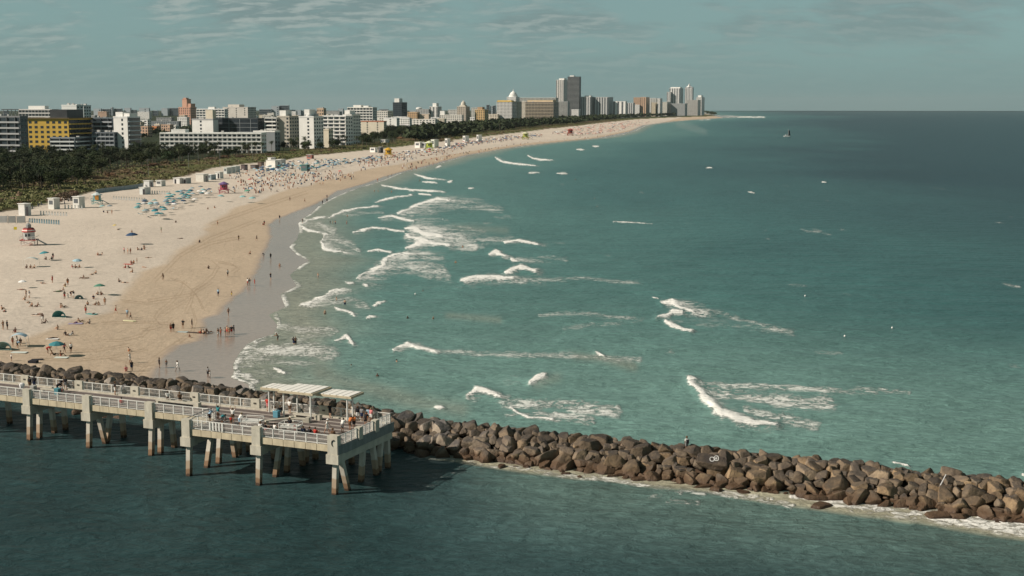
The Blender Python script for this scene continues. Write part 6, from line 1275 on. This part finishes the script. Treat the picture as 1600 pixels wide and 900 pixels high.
booth(379.5, 266, 7, 3, 3.3, (.09, .07, .07), 'dark brown box stall right of the tents', (.08, .07, .07), .9); booth(395, 264, 9, 4, 2.4, (.12, .09, .08), 'low dark cabana with brown canopy', (.10, .08, .07)); booth(405.5, 262, 7, 3, 3.6, (.13, .09, .07), 'second dark brown box stall left of the marquee', (.12, .09, .07), .9)
booth(423, 263, 17, 6, 5.2, (.74, .73, .68), 'large white marquee on the upper sand', WHITE, .9); booth(436, 260, 8, 5, 4.6, (.5, .5, .48), 'white topped kiosk behind the marquee', WHITE); booth(421, 259, 6, 5, 5.4, (.68, .68, .66), 'white roof box behind the marquee', WHITE, .9)
booth(475, 267, 11, 3, 3.8, (.05, .12, .12), 'green roofed dark stall among the blue umbrellas', (.20, .36, .30)); booth(483, 248, 9, 3, 3.0, (.30, .12, .10), 'small red based stand at the dune edge', (.62, .60, .58)); booth(582, 238, 9, 4, 4., WHITE, 'white stall left of the yellow hut'); booth(593, 239, 4, 4, 5., (.04, .04, .04), 'black narrow stall left of the yellow hut')
booth(652, 231, 9, 8, 5.5, WHITE, 'white tent left of the lime hut'); booth(661, 231, 8, 8, 5., (.45, .46, .46), 'grey tent left of the lime hut'); booth(676, 231, 6, 8, 8, (.66, .70, .60), 'pale tent behind the lime hut'); booth(697, 229, 4, 6, 8, WHITE, 'small white tent right of the lime hut'); booth(725, 224, 4, 8, 8, WHITE, 'white tent at the start of the blue crowd'); booth(746, 222, 3, 8, 8, WHITE, 'white stall in the middle of the blue crowd')
booth(672, 209, 14, 10, 5, (.52, .50, .46), 'low cream pavilion in the park belt', (.6, .58, .54)); booth(598, 224, 9, 8, 4, (.6, .6, .57), 'low white pavilion under the park trees', WHITE)
booth(52, 588 - 580 + 291, 0.1, .1, .1, WHITE, 'tiny') if False else None
# white screen panels left of the striped hut, the long wind fence and the fence of closed loungers
for i, (a, b) in enumerate(((-14, 12), (13, 25), (26.3, 40))):
    x0, y0, z0 = at(a, 349); x1, y1, z1 = at(b, 348.6); e = empty('screen_panel', (x0, y0, z0), math.atan2(y1 - y0, x1 - x0)); tag(e, 'white screen panel left of the striped hut, ' + ['leftmost one', 'middle one', 'one nearest the hut'][i], 'panel'); L_ = math.hypot(x1 - x0, y1 - y0)
    col(MB().box(.12, L_ - .12, -.04, .04, .2, 2.5).build('sheet', PAINT, e), (.62, .62, .62)); col(MB().box(0, .1, -.06, .06, 0, 2.7).box(L_ - .1, L_, -.06, .06, 0, 2.7).build('frame', PAINT, e), (.10, .10, .10))
fence = empty('wind_fence', at(150, 302), 0); fx0, fy0, fz0 = at(150, 302); tag(fence, 'long low grey blue wind fence along the dune edge left of the sheds', 'fence'); fpts = [(150, 302), (165, 300), (180, 298), (195, 296.5), (210, 294.5), (224, 292)]
for (a, b), (c, d) in zip(fpts, fpts[1:]):
    p0 = at(a, b); p1 = at(c, d); m = MB(); q = [(p0[0] - fx0, p0[1] - fy0, p0[2] - fz0), (p1[0] - fx0, p1[1] - fy0, p1[2] - fz0)]
    m.v = [(q[0][0], q[0][1] - .03, q[0][2]), (q[1][0], q[1][1] - .03, q[1][2]), (q[1][0], q[1][1] - .03, q[1][2] + 1.9), (q[0][0], q[0][1] - .03, q[0][2] + 1.9), (q[0][0], q[0][1] + .03, q[0][2]), (q[1][0], q[1][1] + .03, q[1][2]), (q[1][0], q[1][1] + .03, q[1][2] + 1.9), (q[0][0], q[0][1] + .03, q[0][2] + 1.9)]
    m.f = [(0, 1, 2, 3), (5, 4, 7, 6), (3, 2, 6, 7), (0, 3, 7, 4), (1, 5, 6, 2), (0, 4, 5, 1)]; col(m.build('fence_panel', PAINT, fence), (.28, .33, .35)); col(MB().box(q[0][0] - .06, q[0][0] + .06, q[0][1] - .06, q[0][1] + .06, q[0][2], q[0][2] + 2.1).build('post', PAINT, fence), (.2, .22, .23))
for a, b, ya, yb, n, c, pl in ((47, 92, 348, 351, 13, 'pale blue', 'in the grey stacked row behind the striped hut'), (64, 104, 336, 338, 10, 'white', 'in the pale row before the booths'), (178, 226, 312, 315, 13, 'white', 'in the white row below the wind fence'), (238, 265, 303, 304, 8, 'white', 'in the short white row right of the sheds'), (102, 128, 326, 327, 6, 'white', 'in the row at the white booth')):
    for i in range(n): lounger(a + (b - a) * i / (n - 1), ya + (yb - ya) * i / (n - 1), c, pl, 'loungers ' + pl, rz=.2, upright=True)
for px, py in [(44, 333), (48, 331), (51, 330), (60, 326), (65, 324), (94, 318), (101, 322), (107, 318), (111, 317)]:
    o = empty('closed_umbrella', at(px, py)); tag(o, 'closed dark umbrella standing between the white booths by the dune', 'closed umbrella', 'closed umbrellas by the booths'); col(MB().lathe([(.28, .9), (.2, 1.6), (.05, 2.6)], 8).build('canopy', CLOTH, o), (.08, .09, .11)); link('pole', UP, parent=o)
# tents and towels near the camera
def tent(px, py, c, label, sc=1.):
    e = empty('beach_tent', at(px, py), PR.uniform(-.3, .3)); e.scale = (sc,) * 3; tag(e, label, 'tent'); m = MB(); n = 9
    for i in range(n):
        a0 = math.pi * i / n; a1 = math.pi * (i + 1) / n
        for j in range(4):
            f0 = 1 - .75 * (j / 4) ** 2; f1 = 1 - .75 * ((j + 1) / 4) ** 2; y0 = -.8 + j * .5; y1 = y0 + .5
            m.quad((1.3 * f0 * math.cos(a0), y0, 1.35 * f0 * math.sin(a0)), (1.3 * f0 * math.cos(a1), y0, 1.35 * f0 * math.sin(a1)), (1.3 * f1 * math.cos(a1), y1, 1.35 * f1 * math.sin(a1)), (1.3 * f1 * math.cos(a0), y1, 1.35 * f1 * math.sin(a0)))
    col(m.build('shell', CLOTH, e), c); col(MB().box(-1.0, 1.0, -.7, .9, .01, .05).build('ground_sheet', CLOTH, e), tuple(v * .5 for v in c)); return e
tent(94, 495, (.16, .42, .40), 'small teal pop up tent with a dark opening'); tent(7, 546, (.42, .58, .54), 'pale green pop up tent at the far left', 1.1); tent(124, 467, (.30, .46, .46), 'half fallen teal and white sun sail beside the family group', .7)
def arch(px, py, w, c, label, h=2.2):
    e = empty('sun_canopy', at(px, py), .15); tag(e, label, 'canopy'); m = MB(); n = 8
    pts = [(-w / 2 + w * i / n, h * (.78 + .22 * math.sin(math.pi * i / n))) for i in range(n + 1)]
    for (a, b), (c_, d) in zip(pts, pts[1:]): m.quad((a, -1.1, b), (c_, -1.1, d), (c_, 1.1, d), (a, 1.1, b))
    col(m.build('cloth', CLOTH, e), c)
    for x in (-w / 2, w / 2):
        for y in (-1.1, 1.1): MB().tube((x * 1.12, y, 0), (x, y, h * .78), .03).build('pole', RAILW, e)
arch(30, 541, 2.6, (.36, .50, .58), 'pale blue arched sun canopy over a family near the breakwater'); arch(49, 417, 3.4, (.52, .60, .58), 'grey white arched beach canopy on the upper sand', 2.4)
for px, py, w, l, c, lb in [(143, 491, 2.2, 1.2, (.12, .36, .34), 'teal ground sheet with a lying bather'), (118, 506, 2.6, 1.4, (.34, .30, .42), 'pale purple towel of the reclining group'), (82, 530, 2.2, 1., (.72, .72, .70), 'white towel low on the beach'), (96, 559, 2.2, 1.1, (.62, .68, .62), 'pale towel under the striped umbrella'), (30, 551, 2.6, 1.2, (.60, .66, .62), 'pale mat before the sun canopy'),
                            (57, 493, 2., 1., (.68, .55, .45), 'pinkish towel left of the teal tent'), (200, 413, 2.4, 1.2, (.50, .07, .06), 'red towel in mid beach'), (58, 562, 1.8, .9, (.03, .03, .035), 'black towel near the breakwater'), (52, 567, 1.4, .9, (.025, .025, .03), 'black bag heap near the breakwater'), (285, 519, 2.0, .9, (.5, .6, .6), 'pale towel by the quartet'), (303, 520, 3.0, .9, (.08, .06, .05), 'dark towel row beside the seated ring'), (62, 439, 1.6, .9, (.04, .04, .05), 'small dark towel on the upper beach')]:
    x, y, z = at(px, py); o = MB().box(-w / 2, w / 2, -l / 2, l / 2, .02, .09 if 'bag' not in lb else .4).build('towel' if 'bag' not in lb else 'bag', CLOTH, loc=(x, y, z), rz=PR.uniform(-.4, .4)); col(o, c); tag(o, lb, 'towel' if 'bag' not in lb else 'bag')
x, y, z = at(203, 502); bd_ = MB().prism([(-1.6, -.1), (-1.2, -.33), (1.1, -.36), (1.6, 0), (1.1, .36), (-1.2, .33)], .05, .16).build('paddle_board', PAINT, loc=(x, y, z), rz=-.45); col(bd_, (.68, .66, .42)); tag(bd_, 'yellow white paddle board lying on the lower sand', 'paddle board')
# boat and buoys
x, y = P(1230, 213.5, 0); x = float(x); y = float(y); e = empty('small_boat', (x, y, float(drop(x, y))), .1); tag(e, 'small white boat with a tall dark sail far out at sea', 'boat'); e.scale = (1.15,) * 3
col(MB().prism([(-4, -1.1), (2.8, -1.2), (4.3, 0), (2.8, 1.2), (-4, 1.1)], -.3, 1.1).build('hull', PAINT, e), (.72, .72, .70)); col(MB().box(-2.2, .4, -.8, .8, 1.1, 2.6).build('cabin', PAINT, e), (.40, .42, .42)); MB().tube((1.2, 0, 1.1), (1.2, 0, 8.6), .12).build('mast', RAILW, e)
sl = MB(); sl.v = [(1.4, -.05, 1.2), (3.8, -.05, 1.2), (3.0, -.05, 7.4), (1.4, -.05, 8.0), (1.4, .05, 1.2), (3.8, .05, 1.2), (3.0, .05, 7.4), (1.4, .05, 8.0)]; sl.f = [(0, 1, 2, 3), (5, 4, 7, 6), (3, 2, 6, 7), (0, 3, 7, 4), (1, 5, 6, 2), (0, 4, 5, 1)]; col(sl.build('sail', CLOTH, e), (.02, .03, .04))
for px, py in [(1320, 526), (1394, 513), (1258, 463), (649, 460), (692, 343)]:
    x, y = P(px, py, 0); o = col(MB().lathe([(.03, -.1), (.17, 0), (.18, .14), (.1, .28), (.02, .33)], 10).build('marker_buoy', PAINT, loc=(float(x), float(y), 0), smooth=True), (.75, .75, .72)); tag(o, 'tiny white buoy floating off the beach', 'buoy', 'white buoys off the beach')
# slender lamp posts in the dune
for px, py, h_ in [(310, 258, 11), (344, 262, 12), (87, 282, 10), (232, 277, 10), (605, 232, 11), (695, 205, 14), (395, 250, 10), (295, 264, 10)]:
    x, y, z = at(px, py, 2.); e = empty('lamp_post', (x, y, z)); tag(e, 'slender pale post rising from the dune scrub', 'post', 'posts along the dune path'); MB().tube((0, 0, 0), (0, 0, h_), .12, .07, 6).build('pole', STEEL, e); MB().box(-.1, .9, -.1, .1, h_, h_ + .12).build('lamp_head', STEEL, e)
print('people', NPEOPLE)

# ------------------------------------------------------------------ labels: tell small sets of look-alikes apart by place
from collections import defaultdict
sets = defaultdict(list)
for o in ALL: sets[o['label']].append(o)
ORD = ['leftmost', 'second from left', 'third from left', 'fourth from left', 'fifth from left', 'sixth from left', 'seventh from left', 'eighth from left', 'ninth from left', 'tenth from left', 'eleventh from left', 'twelfth from left']
for lb, os_ in sets.items():
    if 1 < len(os_) <= 12:
        os_.sort(key=lambda o: o.location.x / max(o.location.y, 1))
        if len(lb.split()) > 13 and len(os_) > 2 or len(lb.split()) > 15: continue
        for i, o in enumerate(os_):
            o['label'] = f'{lb}, {ORD[i]}' if i < len(os_) - 1 else f'{lb}, rightmost'
            if not o.get('group'): o['group'] = lb
    elif len(os_) > 12:
        for o in os_:
            if not o.get('group'): o['group'] = lb

# ------------------------------------------------------------------ the air
hz = MB().box(-9000, 9000, -300, 30500, -260, 215).build('haze', None); m = bpy.data.materials.new('haze_air'); m.use_nodes = True; N = m.node_tree.nodes; N.remove(N['Principled BSDF'])
v = N.new('ShaderNodeVolumePrincipled'); v.inputs['Density'].default_value = .000014; v.inputs['Color'].default_value = (.80, .90, .92, 1); v.inputs['Anisotropy'].default_value = .2
m.node_tree.links.new(v.outputs[0], N['Material Output'].inputs['Volume']); hz.data.materials.append(m); tag(hz, 'thin bluish sea haze in the air', 'haze', kind='stuff')
